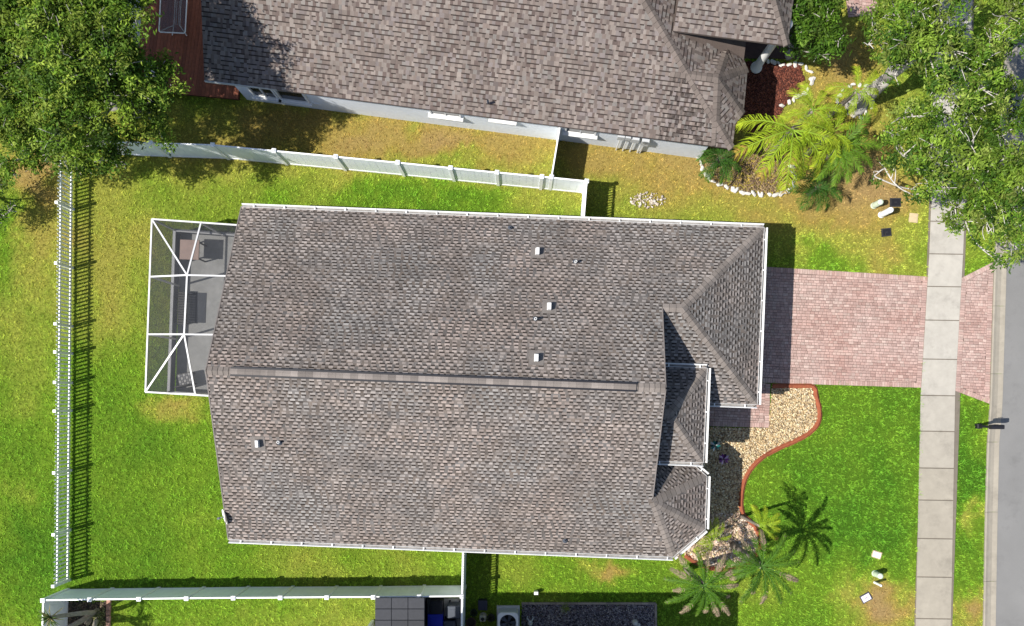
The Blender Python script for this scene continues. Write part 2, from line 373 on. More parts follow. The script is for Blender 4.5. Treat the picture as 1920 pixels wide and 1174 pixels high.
for k, (a, b) in enumerate(zip(sj, sj[1:])):
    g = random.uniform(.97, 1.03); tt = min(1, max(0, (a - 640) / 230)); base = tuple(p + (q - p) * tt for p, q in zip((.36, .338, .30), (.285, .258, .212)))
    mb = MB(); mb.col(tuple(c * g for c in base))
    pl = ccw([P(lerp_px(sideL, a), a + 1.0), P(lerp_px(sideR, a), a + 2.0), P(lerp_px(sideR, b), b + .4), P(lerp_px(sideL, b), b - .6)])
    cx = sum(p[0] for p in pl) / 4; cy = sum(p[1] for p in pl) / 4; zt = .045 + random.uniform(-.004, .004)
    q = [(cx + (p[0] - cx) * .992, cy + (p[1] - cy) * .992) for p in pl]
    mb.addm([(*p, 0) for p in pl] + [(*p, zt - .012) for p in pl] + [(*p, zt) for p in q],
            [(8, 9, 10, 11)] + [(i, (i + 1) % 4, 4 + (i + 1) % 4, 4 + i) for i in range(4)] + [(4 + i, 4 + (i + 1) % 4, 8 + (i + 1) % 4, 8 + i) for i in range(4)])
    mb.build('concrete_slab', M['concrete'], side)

# ------------------------------------------------------------------ pavers
def paver_piece(mb, poly, z0, z1, ins=.010):
    poly = ccw(poly); n = len(poly); cx = sum(p[0] for p in poly) / n; cy = sum(p[1] for p in poly) / n
    def sh(p):
        d = math.hypot(p[0] - cx, p[1] - cy); k = max(.5, 1 - ins * 1.4 / max(d, 1e-3)); return (cx + (p[0] - cx) * k, cy + (p[1] - cy) * k)
    q = [sh(p) for p in poly]
    mb.addm([(*p, z0) for p in poly] + [(*p, z1 - .007) for p in poly] + [(*p, z1) for p in q],
            [tuple(range(2 * n, 3 * n))] + [(i, (i + 1) % n, n + (i + 1) % n, n + i) for i in range(n)] + [(n + i, n + (i + 1) % n, 2 * n + (i + 1) % n, 2 * n + i) for i in range(n)])
def paver_col(x, y):
    g = random.uniform(.84, 1.14); p = random.random()
    n = float(vnoise(np.array([x]), np.array([y]), 9, 1.1)[0])
    base = np.array((.36, .25, .22)) if p < .55 else (np.array((.33, .22, .192)) if p < .8 else np.array((.385, .285, .25)))
    base = base + (n - .45) * np.array((.03, .05, .05))
    return tuple(np.clip(base * g, .05, .8))
def pave(name, poly, ang, label_kind='structure', border=(), rowh=.118, zt=.035):
    root = empty(name, (*poly[0], 0), kind=label_kind)
    poly = ccw(poly)
    MB().prism(poly, .0, .014, False).build('sand_bed', M['sand'], root)
    ca, sa = math.cos(ang), math.sin(ang); T = lambda u, v: (u * ca - v * sa, u * sa + v * ca)
    uv = [(p[0] * ca + p[1] * sa, -p[0] * sa + p[1] * ca) for p in poly]
    u0, u1 = min(p[0] for p in uv), max(p[0] for p in uv); v0, v1 = min(p[1] for p in uv), max(p[1] for p in uv)
    inner = poly; bl = []
    for i in border:                     # soldier course along the given edge
        a, b = Vector(poly[i]), Vector(poly[(i + 1) % len(poly)]); d = (b - a).normalized(); nn = Vector((-d[1], d[0])); L = (b - a).length; s = 0
        while s < L:
            wv = random.uniform(.095, .108)
            r = [a + d * (s + .004), a + d * (s + wv - .004), a + d * (s + wv - .004) + nn * .196, a + d * (s + .004) + nn * .196]
            r = clip_convex([tuple(q) for q in r], poly)
            if len(r) > 2 and area(ccw(r)) > .004: bl.append(r)
            s += wv
        a2 = a + nn * .204; inner = clip(inner, lambda p: (p[0] - a2[0]) * nn[0] + (p[1] - a2[1]) * nn[1])
    allp = list(bl); v = v0; r = 0
    while v < v1:
        hh = rowh * random.choice((1, 1.08, .92)); u = u0 - random.uniform(0, .3)
        while u < u1:
            wv = random.choice((.12, .17, .17, .22)); j = .005
            rr = [T(u + j, v + j + random.uniform(-.004, .010)), T(u + wv - j, v + j + random.uniform(-.004, .010)), T(u + wv - j, v + hh - j), T(u + j, v + hh - j)]
            rr = clip_convex(rr, ccw(inner))
            if len(rr) > 2 and area(ccw(rr)) > .003: allp.append(rr)
            u += wv
        v += hh; r += 1
    def cen(q): return (sum(p[0] for p in q) / len(q), sum(p[1] for p in q) / len(q))
    vis = [q for q in allp if P_inv(*cen(q))[0] > 1442 or name == 'walkway']; hid = [q for q in allp if q not in vis] if name != 'walkway' else []
    vis.sort(key=lambda q: -area(ccw(q)))
    rest = MB()
    for k, q in enumerate(vis + hid):
        c = cen(q); cl = paver_col(*c); z1 = zt + random.uniform(-.003, .003)
        if k < 300:
            mb = MB(); mb.col(cl); paver_piece(mb, q, .012, z1); mb.build('paver', M['paver'], root)
        else: rest.col(cl); paver_piece(rest, q, .012, z1)
    if rest.v: rest.build('paver_field', M['paver'], root, kind='stuff')
    return root
def P_inv(x, y, z=0): return (CX + x * F / (H - z), CY - y * F / (H - z))
drive_poly = ccw(drive_poly); apron_poly = ccw(apron_poly); walk_polyA = ccw(walk_polyA)
def edges_facing(poly, want):
    out = []
    for i in range(len(poly)):
        a, b = poly[i], poly[(i + 1) % len(poly)]; m = ((a[0] + b[0]) / 2, (a[1] + b[1]) / 2)
        px, py = P_inv(*m)
        if want(px, py): out.append(i)
    return out
pave('driveway', drive_poly, math.atan(-.045), border=edges_facing(drive_poly, lambda x, y: x > 1450))
pave('driveway_apron', apron_poly, math.atan(-.045), border=edges_facing(apron_poly, lambda x, y: True))
pave('walkway', walk_polyA, math.atan(-.045), border=edges_facing(walk_polyA, lambda x, y: y > 790 or x > 1440))
pave('neighbour_driveway', pts([(1575, -100), (1650, -100), (1645, 28), (1590, 33)]), A2)

# ------------------------------------------------------------------ roofs
def plane(p0, n, slope, ze): return (p0, n, slope, ze)
def hgt(pl, p): return pl[3] + pl[2] * ((p[0] - pl[0][0]) * pl[1][0] + (p[1] - pl[0][1]) * pl[1][1])
class Body:
    def __init__(s, planes, clips=(), base=True):
        s.pl = planes; s.cl = list(clips); s.fac = []
        for i, a in enumerate(planes):
            poly = [(-60, -60), (60, -60), (60, 60), (-60, 60)]
            poly = clip(poly, lambda p: hgt(a, p) - a[3])
            for j, b in enumerate(planes):
                if j != i: poly = clip(poly, lambda p: hgt(b, p) - hgt(a, p))
            for c in s.cl: poly = clip(poly, lambda p: (p[0] - c[0][0]) * c[1][0] + (p[1] - c[0][1]) * c[1][1])
            q = []
            for p in poly:
                if not q or math.dist(p, q[-1]) > 1e-3: q.append(p)
            if len(q) > 1 and math.dist(q[0], q[-1]) < 1e-3: q.pop()
            s.fac.append(ccw(q) if len(q) > 2 else [])
    def h(s, p):
        for c in s.cl:
            if (p[0] - c[0][0]) * c[1][0] + (p[1] - c[0][1]) * c[1][1] < 0: return -9
        hh = min(hgt(a, p) for a in s.pl)
        return hh if hh >= min(a[3] for a in s.pl) - 1e-6 else -9
def roof(house, bodies, mode, thick=.10):
    rp = None; tabs = []; capl = []; dk = MB()
    for bi, B in enumerate(bodies):
        others = [o for o in bodies if o is not B]
        hid = lambda p, z: any(o.h(p) > z + .03 for o in others)
        for fi, poly in enumerate(B.fac):
            if len(poly) < 3: continue
            pl = B.pl[fi]; n = pl[1]; e = (-n[1], n[0]); N = len(poly)
            dk.col((.118, .103, .093) if mode == 'dim' else (.115, .090, .079))
            dk.addm([(*p, hgt(pl, p)) for p in poly] + [(*p, hgt(pl, p) - thick) for p in poly],
                    [tuple(range(N)), tuple(range(2 * N - 1, N - 1, -1))] + [(i + N, (i + 1) % N + N, (i + 1) % N, i) for i in range(N)])
            cs = math.cos(math.atan(pl[2])); c = (.133 if mode == 'dim' else .162) * cs
            S = [(p[0] - pl[0][0]) * e[0] + (p[1] - pl[0][1]) * e[1] for p in poly]; T = [(p[0] - pl[0][0]) * n[0] + (p[1] - pl[0][1]) * n[1] for p in poly]
            Q = lambda a, b: (pl[0][0] + e[0] * a + n[0] * b, pl[0][1] + e[1] * a + n[1] * b)
            k0 = int(math.floor(min(T) / c)); k1 = int(math.ceil(max(T) / c))
            tk = .66 if mode == 'dim' else 1
            for k in range(k0, k1):
                a = min(S) - random.uniform(0, .6)
                while a < max(S) and mode == 'dim':
                    wv = random.uniform(.18, .62)
                    r = clip_convex([Q(a, k * c), Q(a + wv, k * c), Q(a + wv, (k + 1) * c), Q(a, (k + 1) * c)], poly)
                    if len(r) > 2 and area(ccw(r)) > .004:
                        g = random.uniform(.72, 1.2); hu = random.uniform(-.06, .06); tabs.append((ccw(r), pl, .004, (.120 * g * (1 + hu), .105 * g, .096 * g * (1 - hu)), -1))
                    a += wv
                a = min(S) - random.uniform(0, .4); alt = False
                while a < max(S):
                    if mode == 'dim':
                        wv = random.uniform(.12, .20); gap = random.uniform(.07, .15)
                    else:
                        wv = (random.uniform(.10, .20) if alt else random.uniform(.08, .15)); alt = (not alt) if random.random() < .85 else alt; gap = 0
                    r = clip_convex([Q(a, k * c), Q(a + wv, k * c), Q(a + wv, (k + tk) * c), Q(a, (k + tk) * c)], poly)
                    if len(r) > 2:
                        r = ccw(r); m = (sum(p[0] for p in r) / len(r), sum(p[1] for p in r) / len(r)); z = hgt(pl, m)
                        if area(r) > .002 and not hid(m, z):
                            if mode == 'dim':
                                big = float(vnoise(np.array([m[0]]), np.array([m[1]]), 5, .8)[0]) - .5; big2 = float(vnoise(np.array([m[0]]), np.array([m[1]]), 6, 1.3)[0]) - .5
                                g = random.uniform(.78, 1.22) * (1 + big * .3); cl = (.232 * g * (1 + big2 * .16), .204 * g, .188 * g * (1 - big2 * .08))
                                off = .009
                            else:
                                q = random.random(); g = random.uniform(.86, 1.14)
                                base = random.choice(((.215, .183, .163), (.205, .175, .157), (.20, .166, .147), (.195, .176, .162), (.185, .158, .150)) if not alt else ((.145, .116, .103), (.15, .122, .109), (.165, .132, .116), (.112, .086, .077), (.135, .112, .104)))
                                cl = tuple(x * g * .90 for x in base); off = random.choice((.006, .010, .012))
                            tabs.append((r, pl, off, cl, z))
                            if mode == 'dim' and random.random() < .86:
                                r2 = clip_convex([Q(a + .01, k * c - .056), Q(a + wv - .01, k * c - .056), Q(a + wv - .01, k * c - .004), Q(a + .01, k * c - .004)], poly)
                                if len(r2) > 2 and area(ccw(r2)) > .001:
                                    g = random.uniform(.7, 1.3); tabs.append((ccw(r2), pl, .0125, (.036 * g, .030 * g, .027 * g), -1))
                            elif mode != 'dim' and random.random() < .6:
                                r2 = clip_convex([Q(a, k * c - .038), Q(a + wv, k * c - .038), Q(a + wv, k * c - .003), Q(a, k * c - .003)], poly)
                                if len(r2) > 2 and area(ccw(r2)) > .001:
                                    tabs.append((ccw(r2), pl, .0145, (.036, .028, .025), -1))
                    a += wv + gap
            for i in range(N):           # ridges and hips
                p, q = poly[i], poly[(i + 1) % N]; m = ((p[0] + q[0]) / 2, (p[1] + q[1]) / 2)
                for fj in range(fi + 1, len(B.pl)):
                    if len(B.fac[fj]) > 2 and abs(hgt(B.pl[fj], m) - hgt(pl, m)) < 1e-3 and abs(hgt(B.pl[fj], p) - hgt(pl, p)) < 1e-2: capl.append((p, q, B, others))
    rp = dk.build('roof', M['deckroof'], house)
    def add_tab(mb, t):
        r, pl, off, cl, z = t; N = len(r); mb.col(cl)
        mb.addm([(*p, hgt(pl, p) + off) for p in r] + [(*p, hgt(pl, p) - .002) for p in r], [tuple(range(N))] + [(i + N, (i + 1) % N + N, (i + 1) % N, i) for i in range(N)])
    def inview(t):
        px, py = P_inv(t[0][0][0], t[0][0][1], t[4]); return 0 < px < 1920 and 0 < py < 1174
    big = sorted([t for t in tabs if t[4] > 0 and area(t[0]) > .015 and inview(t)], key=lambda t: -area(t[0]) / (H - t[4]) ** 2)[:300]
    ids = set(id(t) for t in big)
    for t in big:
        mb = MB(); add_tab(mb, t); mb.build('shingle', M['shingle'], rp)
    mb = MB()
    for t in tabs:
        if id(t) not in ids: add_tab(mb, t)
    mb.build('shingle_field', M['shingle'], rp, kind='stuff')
    for p, q, B, others in capl:
        d = Vector((q[0] - p[0], q[1] - p[1])); L = d.length; d.normalize(); nn = Vector((-d[1], d[0])); n = max(1, int(L / .19))
        if L < .15: continue
        for k in range(n):
            a0 = k / n * L; a1 = (k + 1.06) / n * L; a1 = min(a1, L)
            def pt(s, o, dz):
                x, y = p[0] + d[0] * s + nn[0] * o, p[1] + d[1] * s + nn[1] * o
                return (x, y, min(hgt(a, (x, y)) for a in B.pl) + dz)
            m = pt((a0 + a1) / 2, 0, 0)
            if any(o.h(m[:2]) > m[2] + .03 for o in others): continue
            mb = MB(); g = random.uniform(.82, 1.14); mb.col((.178 * g, .155 * g, .140 * g) if mode == 'dim' else (.145 * g, .120 * g, .106 * g))
            up0, up1 = (.018, .030)
            v = [pt(a0, -.15, up0), pt(a0, 0, up0 + .012), pt(a0, .15, up0), pt(a1, -.15, up1), pt(a1, 0, up1 + .012), pt(a1, .15, up1)]
            lo = [(x[0], x[1], x[2] - .028) for x in v]
            mb.addm(v + lo, [(0, 3, 4, 1), (1, 4, 5, 2), (6, 9, 3, 0), (2, 5, 11, 8), (0, 1, 7, 6), (1, 2, 8, 7), (4, 3, 9, 10), (5, 4, 10, 11)])
            e0, e1 = a0, a0 + .026          # dark strip on each cap, painting in the shade of its butt edge
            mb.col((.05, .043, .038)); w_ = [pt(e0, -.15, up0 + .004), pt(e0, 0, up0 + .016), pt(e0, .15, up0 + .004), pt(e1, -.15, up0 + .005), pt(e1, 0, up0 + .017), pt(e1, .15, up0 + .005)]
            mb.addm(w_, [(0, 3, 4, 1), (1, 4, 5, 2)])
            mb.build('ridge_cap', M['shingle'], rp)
    return rp
def gutter(house, a, b, out, z, hang=1.17):
    """white gutter trough from a to b; out = unit vector away from the roof"""
    a = Vector((*a, z)); b = Vector((*b, z)); o = Vector((*out, 0)); mb = MB(); pr = [(0, .03), (0, -.09), (.09, -.09), (.125, .0), (.145, .02), (.125, .022), (.105, -.01), (.08, -.08), (.01, -.08), (.01, .03)]
    va = [a + o * x + Vector((0, 0, y)) for x, y in pr]; vb = [b + o * x + Vector((0, 0, y)) for x, y in pr]; n = len(pr)
    mb.addm(va + vb, [(i, (i + 1) % n, n + (i + 1) % n, n + i) for i in range(n)] + [tuple(range(n)), tuple(range(2 * n - 1, n - 1, -1))])
    g = mb.build('gutter', M['white'], house)
    fl = [a + o * .014 + Vector((0, 0, -.055)), b + o * .014 + Vector((0, 0, -.055)), b + o * .098 + Vector((0, 0, -.055)), a + o * .098 + Vector((0, 0, -.055))]
    mb = MB(); mb.addm(fl + [p - Vector((0, 0, .02)) for p in fl], [(0, 1, 2, 3), (7, 6, 5, 4), (0, 4, 5, 1), (2, 6, 7, 3)]); mb.build('trough_silt', M['silt'], g)
    L = (b - a).length; d = (b - a).normalized(); s = hang * .4
    while s < L - .1:
        q = a + d * s; MB().beam(q + o * .0 + Vector((0, 0, .024)), q + o * .135 + Vector((0, 0, .026)), .045, .012).build('hanger', M['white'], g); s += hang
    return g
def fascia(house, a, b, za, zb, name='rake_trim', wd=.04, ht=.16, m='white'):
    return MB().beam((*a, za), (*b, zb), wd, ht).build(name, M[m], house)
def wall_prism(house, poly, z0, z1, m, name='wall'): return MB().prism(poly, z0, z1).build(name, M[m], house)
def sc(v, k): return (v[0] * k, v[1] * k)
def add(*v): return (sum(x[0] for x in v), sum(x[1] for x in v))
neg = lambda v: (-v[0], -v[1])
SL = .462
# --- the main house
nEave = P(940, 407.5, ZE); sEave = P(850, 1027.5, ZE); wRake = P(441, 700, ZE); eRake = (5.05, .17)
gE = P(1426, 590, ZE); gS = P(1360, 756.5, ZE)
def along(p0, d, u):      # point on the line p0 + t d whose coordinate along E1 equals that of u
    t = ((u[0] - p0[0]) * E1[0] + (u[1] - p0[1]) * E1[1]) / (d[0] * E1[0] + d[1] * E1[1]); return (p0[0] + d[0] * t, p0[1] + d[1] * t)
house = empty('house', (0, 0, 0), label='large grey shingled house with white gutters in the middle of the picture', cat='house')
main_b = Body([plane(nEave, neg(N1), SL, ZE), plane(sEave, N1, SL, ZE)], [(wRake, E1), (eRake, neg(E1))])
gar_b = Body([plane(nEave, neg(N1), SL, ZE), plane(gS, N1, SL, ZE), plane(gE, neg(E1), SL * 1.03, ZE)], [(eRake, E1)])
ZN = 3.45
eN, eS, eE = P(1290, 689, ZN), P(1276, 866, ZN), P(1322, 780, ZN)
entry_b = Body([plane(eN, neg(N1), .46, ZN), plane(eS, N1, .46, ZN), plane(eE, neg(E1), .55, ZN)], [(eRake, E1)])
apex = P(1226, 942, 3.73)
def apex_plane(pa, pb, ze, zap, ap):
    a, b = pa, pb; d = (b[0] - a[0], b[1] - a[1]); L = math.hypot(*d); n = (-d[1] / L, d[0] / L)
    t = (ap[0] - a[0]) * n[0] + (ap[1] - a[1]) * n[1]
    if t < 0: n = neg(n); t = -t
    return plane(a, n, (zap - ze) / t, ze)
b1, b2, b3, b4 = P(1325, 893, ZE), P(1322, 992, ZE), P(1262, 1044, ZE), P(1296, 868, ZE)
zap = hgt(main_b.pl[1], apex)
bay_b = Body([plane(sEave, N1, SL, ZE), apex_plane(b2, b3, ZE, zap, apex), apex_plane(b1, b2, ZE, zap, apex), apex_plane(b4, b1, ZE, zap, apex)], [(eRake, E1)])
BD = [main_b, gar_b, entry_b, bay_b]
mroof = roof(house, BD, 'dim')
# gutters
iE = lambda p0, u: along(p0, E1, u)
gutter(house, iE(nEave, wRake), iE(nEave, gE), N1, ZE + .01)
gutter(house, iE(sEave, wRake), b3, neg(N1), ZE + .01)
def onN(p, q): # intersection: point on E-eave line (through p along N1) at the same north coordinate as q
    t = (q[0] - p[0]) * N1[0] + (q[1] - p[1]) * N1[1]; return (p[0] + N1[0] * t, p[1] + N1[1] * t)
gutter(house, onN(gE, nEave), onN(gE, gS), E1, ZE + .01)
gutter(house, iE(gS, gE), add(iE(gS, eRake), sc(E1, .0)), neg(N1), ZE + .006)
gutter(house, iE(eN, eRake), iE(eN, eE), N1, ZN + .01); gutter(house, onN(eE, eN), onN(eE, eS), E1, ZN + .013); gutter(house, iE(eS, eE), iE(eS, eRake), neg(N1), ZN + .01)
gutter(house, b1, b2, E1, ZE + .01)
dd = Vector((b3[0] - b2[0], b3[1] - b2[1])).normalized(); gutter(house, b2, b3, (-dd[1] if -dd[1] > 0 else dd[1], -abs(dd[0])), ZE + .013)
dd = Vector((b1[0] - b4[0], b1[1] - b4[1])).normalized(); gutter(house, b4, b1, (abs(dd[1]), abs(dd[0])), ZE + .013)
# rake trims of the two gable ends
rz = lambda p: min(hgt(main_b.pl[0], p), hgt(main_b.pl[1], p))
for lim, sgn in ((wRake, -1), (eRake, 1)):
    o = sc(E1, sgn * .018)
    a, b = iE(nEave, lim), iE(sEave, lim)
    ridge_t = None
    L = math.dist(a, b); r = (a[0] + (b[0] - a[0]) * .5, a[1] + (b[1] - a[1]) * .5)
    ka, kb = (0, 0) if sgn < 0 else (.53, .37)
    for p, k in ((a, ka), (b, kb)):
        q = (p[0] + (r[0] - p[0]) * k, p[1] + (r[1] - p[1]) * k); fascia(house, add(q, o), add(r, o), rz(q) - .07, rz(r) - .07, m='rake')
# walls
ov = .38
wW = add(wRake, sc(E1, ov)); wE = add(eRake, sc(E1, -.25)); wN = add(nEave, sc(N1, -ov)); wS = add(sEave, sc(N1, ov))
def XY(u, n): # wall corner from an E-coordinate reference and an N-coordinate reference
    eu = u[0] * E1[0] + u[1] * E1[1]; nv = n[0] * N1[0] + n[1] * N1[1]; return (E1[0] * eu + N1[0] * nv, E1[1] * eu + N1[1] * nv)
wall_prism(house, [XY(wW, wN), XY(wE, wN), XY(wE, wS), XY(wW, wS)], 0, ZE - .02, 'stucco2')
for wx in (wW, wE):          # gable triangles
    a, b = XY(wx, wN), XY(wx, wS); r = ((a[0] + b[0]) / 2, (a[1] + b[1]) / 2); mb = MB(); t = sc(E1, .15 if wx is wW else -.15)
    tri = [(*a, ZE - .03), (*b, ZE - .03), (*r, rz(r) - .14)]
    mb.addm(tri + [(p[0] + t[0], p[1] + t[1], p[2]) for p in tri], [(0, 1, 2), (5, 4, 3), (0, 3, 4, 1), (1, 4, 5, 2), (2, 5, 3, 0)]); mb.build('gable_wall', M['stucco2'], house)
gw = add(gE, sc(E1, -.4)); gsw = add(gS, sc(N1, .35))
wall_prism(house, [XY(add(wE, sc(E1, .005)), add(wN, sc(N1, -.003))), XY(gw, add(wN, sc(N1, -.003))), XY(gw, gsw), XY(add(wE, sc(E1, .005)), gsw)], 0, ZE - .03, 'stucco2')
bw = [add(wE, sc(E1, .005))]
bp = [XY(bw[0], add(sEave, sc(N1, ov + .003))), add(b3, (-.05, .40)), add(b2, (-.36, .2)), add(b1, (-.36, -.1)), XY(bw[0], add(b1, (0, .2)))]
wall_prism(house, bp, 0, ZE - .025, 'stucco2')
for cc in (XY(add(eE, sc(E1, -.5)), add(eN, sc(N1, -.5))), XY(add(eE, sc(E1, -.5)), add(eS, sc(N1, .5)))):
    MB().lathe((*cc, 0), [(.2, 0), (.2, .1), (.14, .12), (.13, ZN - .4), (.19, ZN - .35), (.19, ZN - .12)], 14).build('entry_column', M['white'], house)
# garage door in panels, front windows, front door, back sliding door
gd = empty('garage_door_anchor'); bpy.data.objects.remove(gd)
gdm = (XY(add(gw, sc(E1, .03)), add(gS, sc(N1, 3.3))))
for r in range(4):
    for k in range(4):
        q = add(gdm, sc(N1, (k - 1.5) * 1.2)); MB().box((*q, .3 + r * .55), (.04, 1.17, .52), A1, .01).build('garage_door_panel', M['white'], house)
def window(house, c, z, wd, ht, rzang, normal, panes=2, m='white', depth=.06):
    """window standing proud of a wall; c on the wall face"""
    d = (math.cos(rzang), math.sin(rzang)); q = add(c, sc(normal, depth / 2))
    mb = MB(); t = .07
    for s in (-1, 1): mb.box((q[0] + d[0] * s * (wd / 2 - t / 2), q[1] + d[1] * s * (wd / 2 - t / 2), z + ht / 2), (t, depth, ht), rzang)
    for zz in (t / 2, ht - t / 2): mb.box((q[0], q[1], z + zz), (wd - 2 * t - .002, depth, t), rzang)
    for k in range(1, panes): o = -wd / 2 + wd * k / panes; mb.box((q[0] + d[0] * o, q[1] + d[1] * o, z + ht / 2), (.045, depth * .9, ht - 2 * t - .002), rzang)
    win = mb.build('window', M[m], house)
    pw = (wd - 2 * t) / panes
    for k in range(panes):
        o = -wd / 2 + t + pw * (k + .5); g = add(c, sc(normal, .015))
        MB().box((g[0] + d[0] * o, g[1] + d[1] * o, z + ht / 2), (pw - .05, .02, ht - 2 * t - .01), rzang).build('pane', M['glass'], win)
    s = add(c, sc(normal, .09)); MB().box((s[0], s[1], z - .03), (wd + .16, .18, .06), rzang).build('sill', M['white'], win)
    return win
for f in (.15, .4): window(house, add(XY(wW, wS), sc(E1, 15 * f)), 1.0, 1.4, 1.2, A1, neg(N1))
for f in (.2, .55): window(house, add(XY(wW, wN), sc(E1, 16 * f)), 1.0, 1.4, 1.2, A1, N1)
MB().box((*add(XY(wE, eS), sc(N1, 1.6), sc(E1, .03)), 1.03), (.05, .95, 2.06), A1, .01).build('front_door', M['bronze'], house)
MB().box((*add(XY(wW, P(340, 590)), sc(E1, -.02)), 1.05), (.05, 2.6, 2.1), A1, .01).build('sliding_door', M['glass'], house)
# ridge vent
def on_ridge(px): 
    a, b = iE(nEave, wRake), iE(sEave, wRake); r0 = ((a[0] + b[0]) / 2, (a[1] + b[1]) / 2); X = P(px, 710, 5.75)[0]; t = (X - r0[0]) / E1[0]
    q = add(r0, sc(E1, t)); return q, rz(q)
(a, za), (b, zb) = on_ridge(430), on_ridge(1194)
zr = rz(a); MB().beam((*a, zr + .025), (*b, zb + .025), .33, .07).build('ridge_vent', M['black'], mroof)
L = math.dist(a, b); n = int(L / .26)
for k in range(n):
    s0 = L * k / n; q = add(a, sc(E1, s0)); q2 = add(a, sc(E1, s0 + L / n * .985)); g = random.uniform(.75, 1.25); mb = MB(); mb.col((.185 * g, .162 * g, .147 * g))
    o = sc(N1, .152); z0 = zr + .075
    v = [(*add(q, neg(o)), z0 - .03), (*q, z0 + .012), (*add(q, o), z0 - .03), (*add(q2, neg(o)), z0 - .03), (*q2, z0 + .012), (*add(q2, o), z0 - .03)]
    lo = [(x[0], x[1], x[2] - .014) for x in v]
    mb.addm(v + lo, [(0, 3, 4, 1), (1, 4, 5, 2), (6, 9, 3, 0), (2, 5, 11, 8), (0, 1, 7, 6), (1, 2, 8, 7), (4, 3, 9, 10), (5, 4, 10, 11)]); mb.build('ridge_cap', M['shingle'], mroof)
# roof vents: hooded pan vents and plumbing pipes
def roof_z(p): return max(o.h(p) for o in BD)
def fix(px, py):
    z = 3.5
    for _ in range(6): q = P(px, py, z); z = roof_z(q)
    return q, z
for px, py in ((1008, 472), (1030, 575), (1006, 671), (484, 832)):
    q, z = fix(px, py); mb = MB(); mb.col((.55, .55, .54)); sgn = 1 if py > 715 else -1
    c, s = math.cos(A1), math.sin(A1); Tt = lambda x, y, zz: (q[0] + x * c - y * s, q[1] + x * s + y * c, z + zz)
    dz = lambda y: y * SL * sgn
    MB().addm([Tt(-.24, -.24, dz(-.24) + .02), Tt(.24, -.24, dz(-.24) + .02), Tt(.24, .24, dz(.24) + .02), Tt(-.24, .24, dz(.24) + .02)], [(0, 1, 2, 3)])
    hood = MB()
    X0, X1, Y0, Y1 = -.09, .06, -.145, .145; zt = .24
    hood.addm([Tt(X0, Y0, dz(Y0)), Tt(X1, Y0, dz(Y0)), Tt(X1, Y1, dz(Y1)), Tt(X0, Y1, dz(Y1)), Tt(X0 + .05, Y0 + .02, dz(Y0) * .6 + zt), Tt(X1, Y0 + .02, dz(Y0) * .6 + zt), Tt(X1, Y1 - .02, dz(Y1) * .6 + zt), Tt(X0 + .05, Y1 - .02, dz(Y1) * .6 + zt)],
              [(4, 5, 6, 7), (0, 1, 5, 4), (2, 3, 7, 6), (3, 0, 4, 7), (1, 2, 6, 5)])
    v = hood.build('roof_vent', M['white'], house)
    fl = MB(); fl.col((.15, .135, .125)); fl.addm([Tt(x, y, dz(y) + zz) for zz in (.012, .02) for x, y in ((-.26, -.26), (.26, -.26), (.26, .26), (-.26, .26))], [(4, 5, 6, 7), (0, 1, 5, 4), (1, 2, 6, 5), (2, 3, 7, 6), (3, 0, 4, 7)])
    fl.col((.22, .2, .19)); fl.build('flashing', M['metal'] if False else M['deckroof'], v)
for px, py, hh in ((1079, 492, .3), (1004, 599, .35), (524, 829, .25), (957, 428, .2), (1060, 1013, .16)):
    q, z = fix(px, py); rr = .05 if hh > .2 else .04
    v = MB().lathe((q[0], q[1], z - .05), [(rr, 0), (rr, hh), (rr - .014, hh), (rr - .014, hh - .1)], 12).build('vent_pipe', M['white'] if hh > .2 else M['greyplastic'], house)
    MB().lathe((q[0], q[1], z - .03), [(.12, 0), (.10, .03), (.055, .08)], 12).build('pipe_boot', M['greyplastic'], v)
# downspouts
for q in (XY(add(gw, sc(E1, .06)), add(wN, sc(N1, -.15))), XY(add(gw, sc(E1, .06)), add(gsw, sc(N1, .15)))): MB().box((*q, 1.27), (.07, .09, 2.5), A1).build('downspout', M['white'], house)
# satellite dish on the back gable wall
q = P(424, 968, 3.0); dish = empty('satellite_dish', (*q, 3.0), label='white satellite dish peeking out from the back roof edge', cat='satellite dish')
ax = Vector((-.82, -.25, .5)).normalized(); xx = ax.orthogonal().normalized(); yy = ax.cross(xx); mb = MB(); rings = []
for r in np.linspace(.02, .30, 7): rings.append([Vector((*q, 3.0)) + ax * (r * r * .7) + (xx * math.cos(t) + yy * math.sin(t)) * r for t in np.linspace(0, 2 * math.pi, 25)[:-1]])
vv = [p for r in rings for p in r]; fs = [(i * 24 + k, i * 24 + (k + 1) % 24, (i + 1) * 24 + (k + 1) % 24, (i + 1) * 24 + k) for i in range(6) for k in range(24)]
mb.addm(vv, fs); mb.build('reflector', M['white'], dish, True)
q2 = XY(add(wW, sc(E1, .02)), q)
MB().tube([(*q, 3.0), (q[0] + .12, q[1], 2.8), (*q2, 2.6)], .025, 8).build('mount_arm', M['metal'], dish)
c = Vector((*q, 3.0)); MB().tube([c - xx * .36 * 0 + Vector((0, 0, -.36)), c + ax * .35 + Vector((0, 0, -.3))], .015, 6).build('feed_arm', M['metal'], dish)
MB().box(tuple(c + ax * .38 + Vector((0, 0, -.28))), (.08, .08, .12), .3).build('receiver', M['greyplastic'], dish)

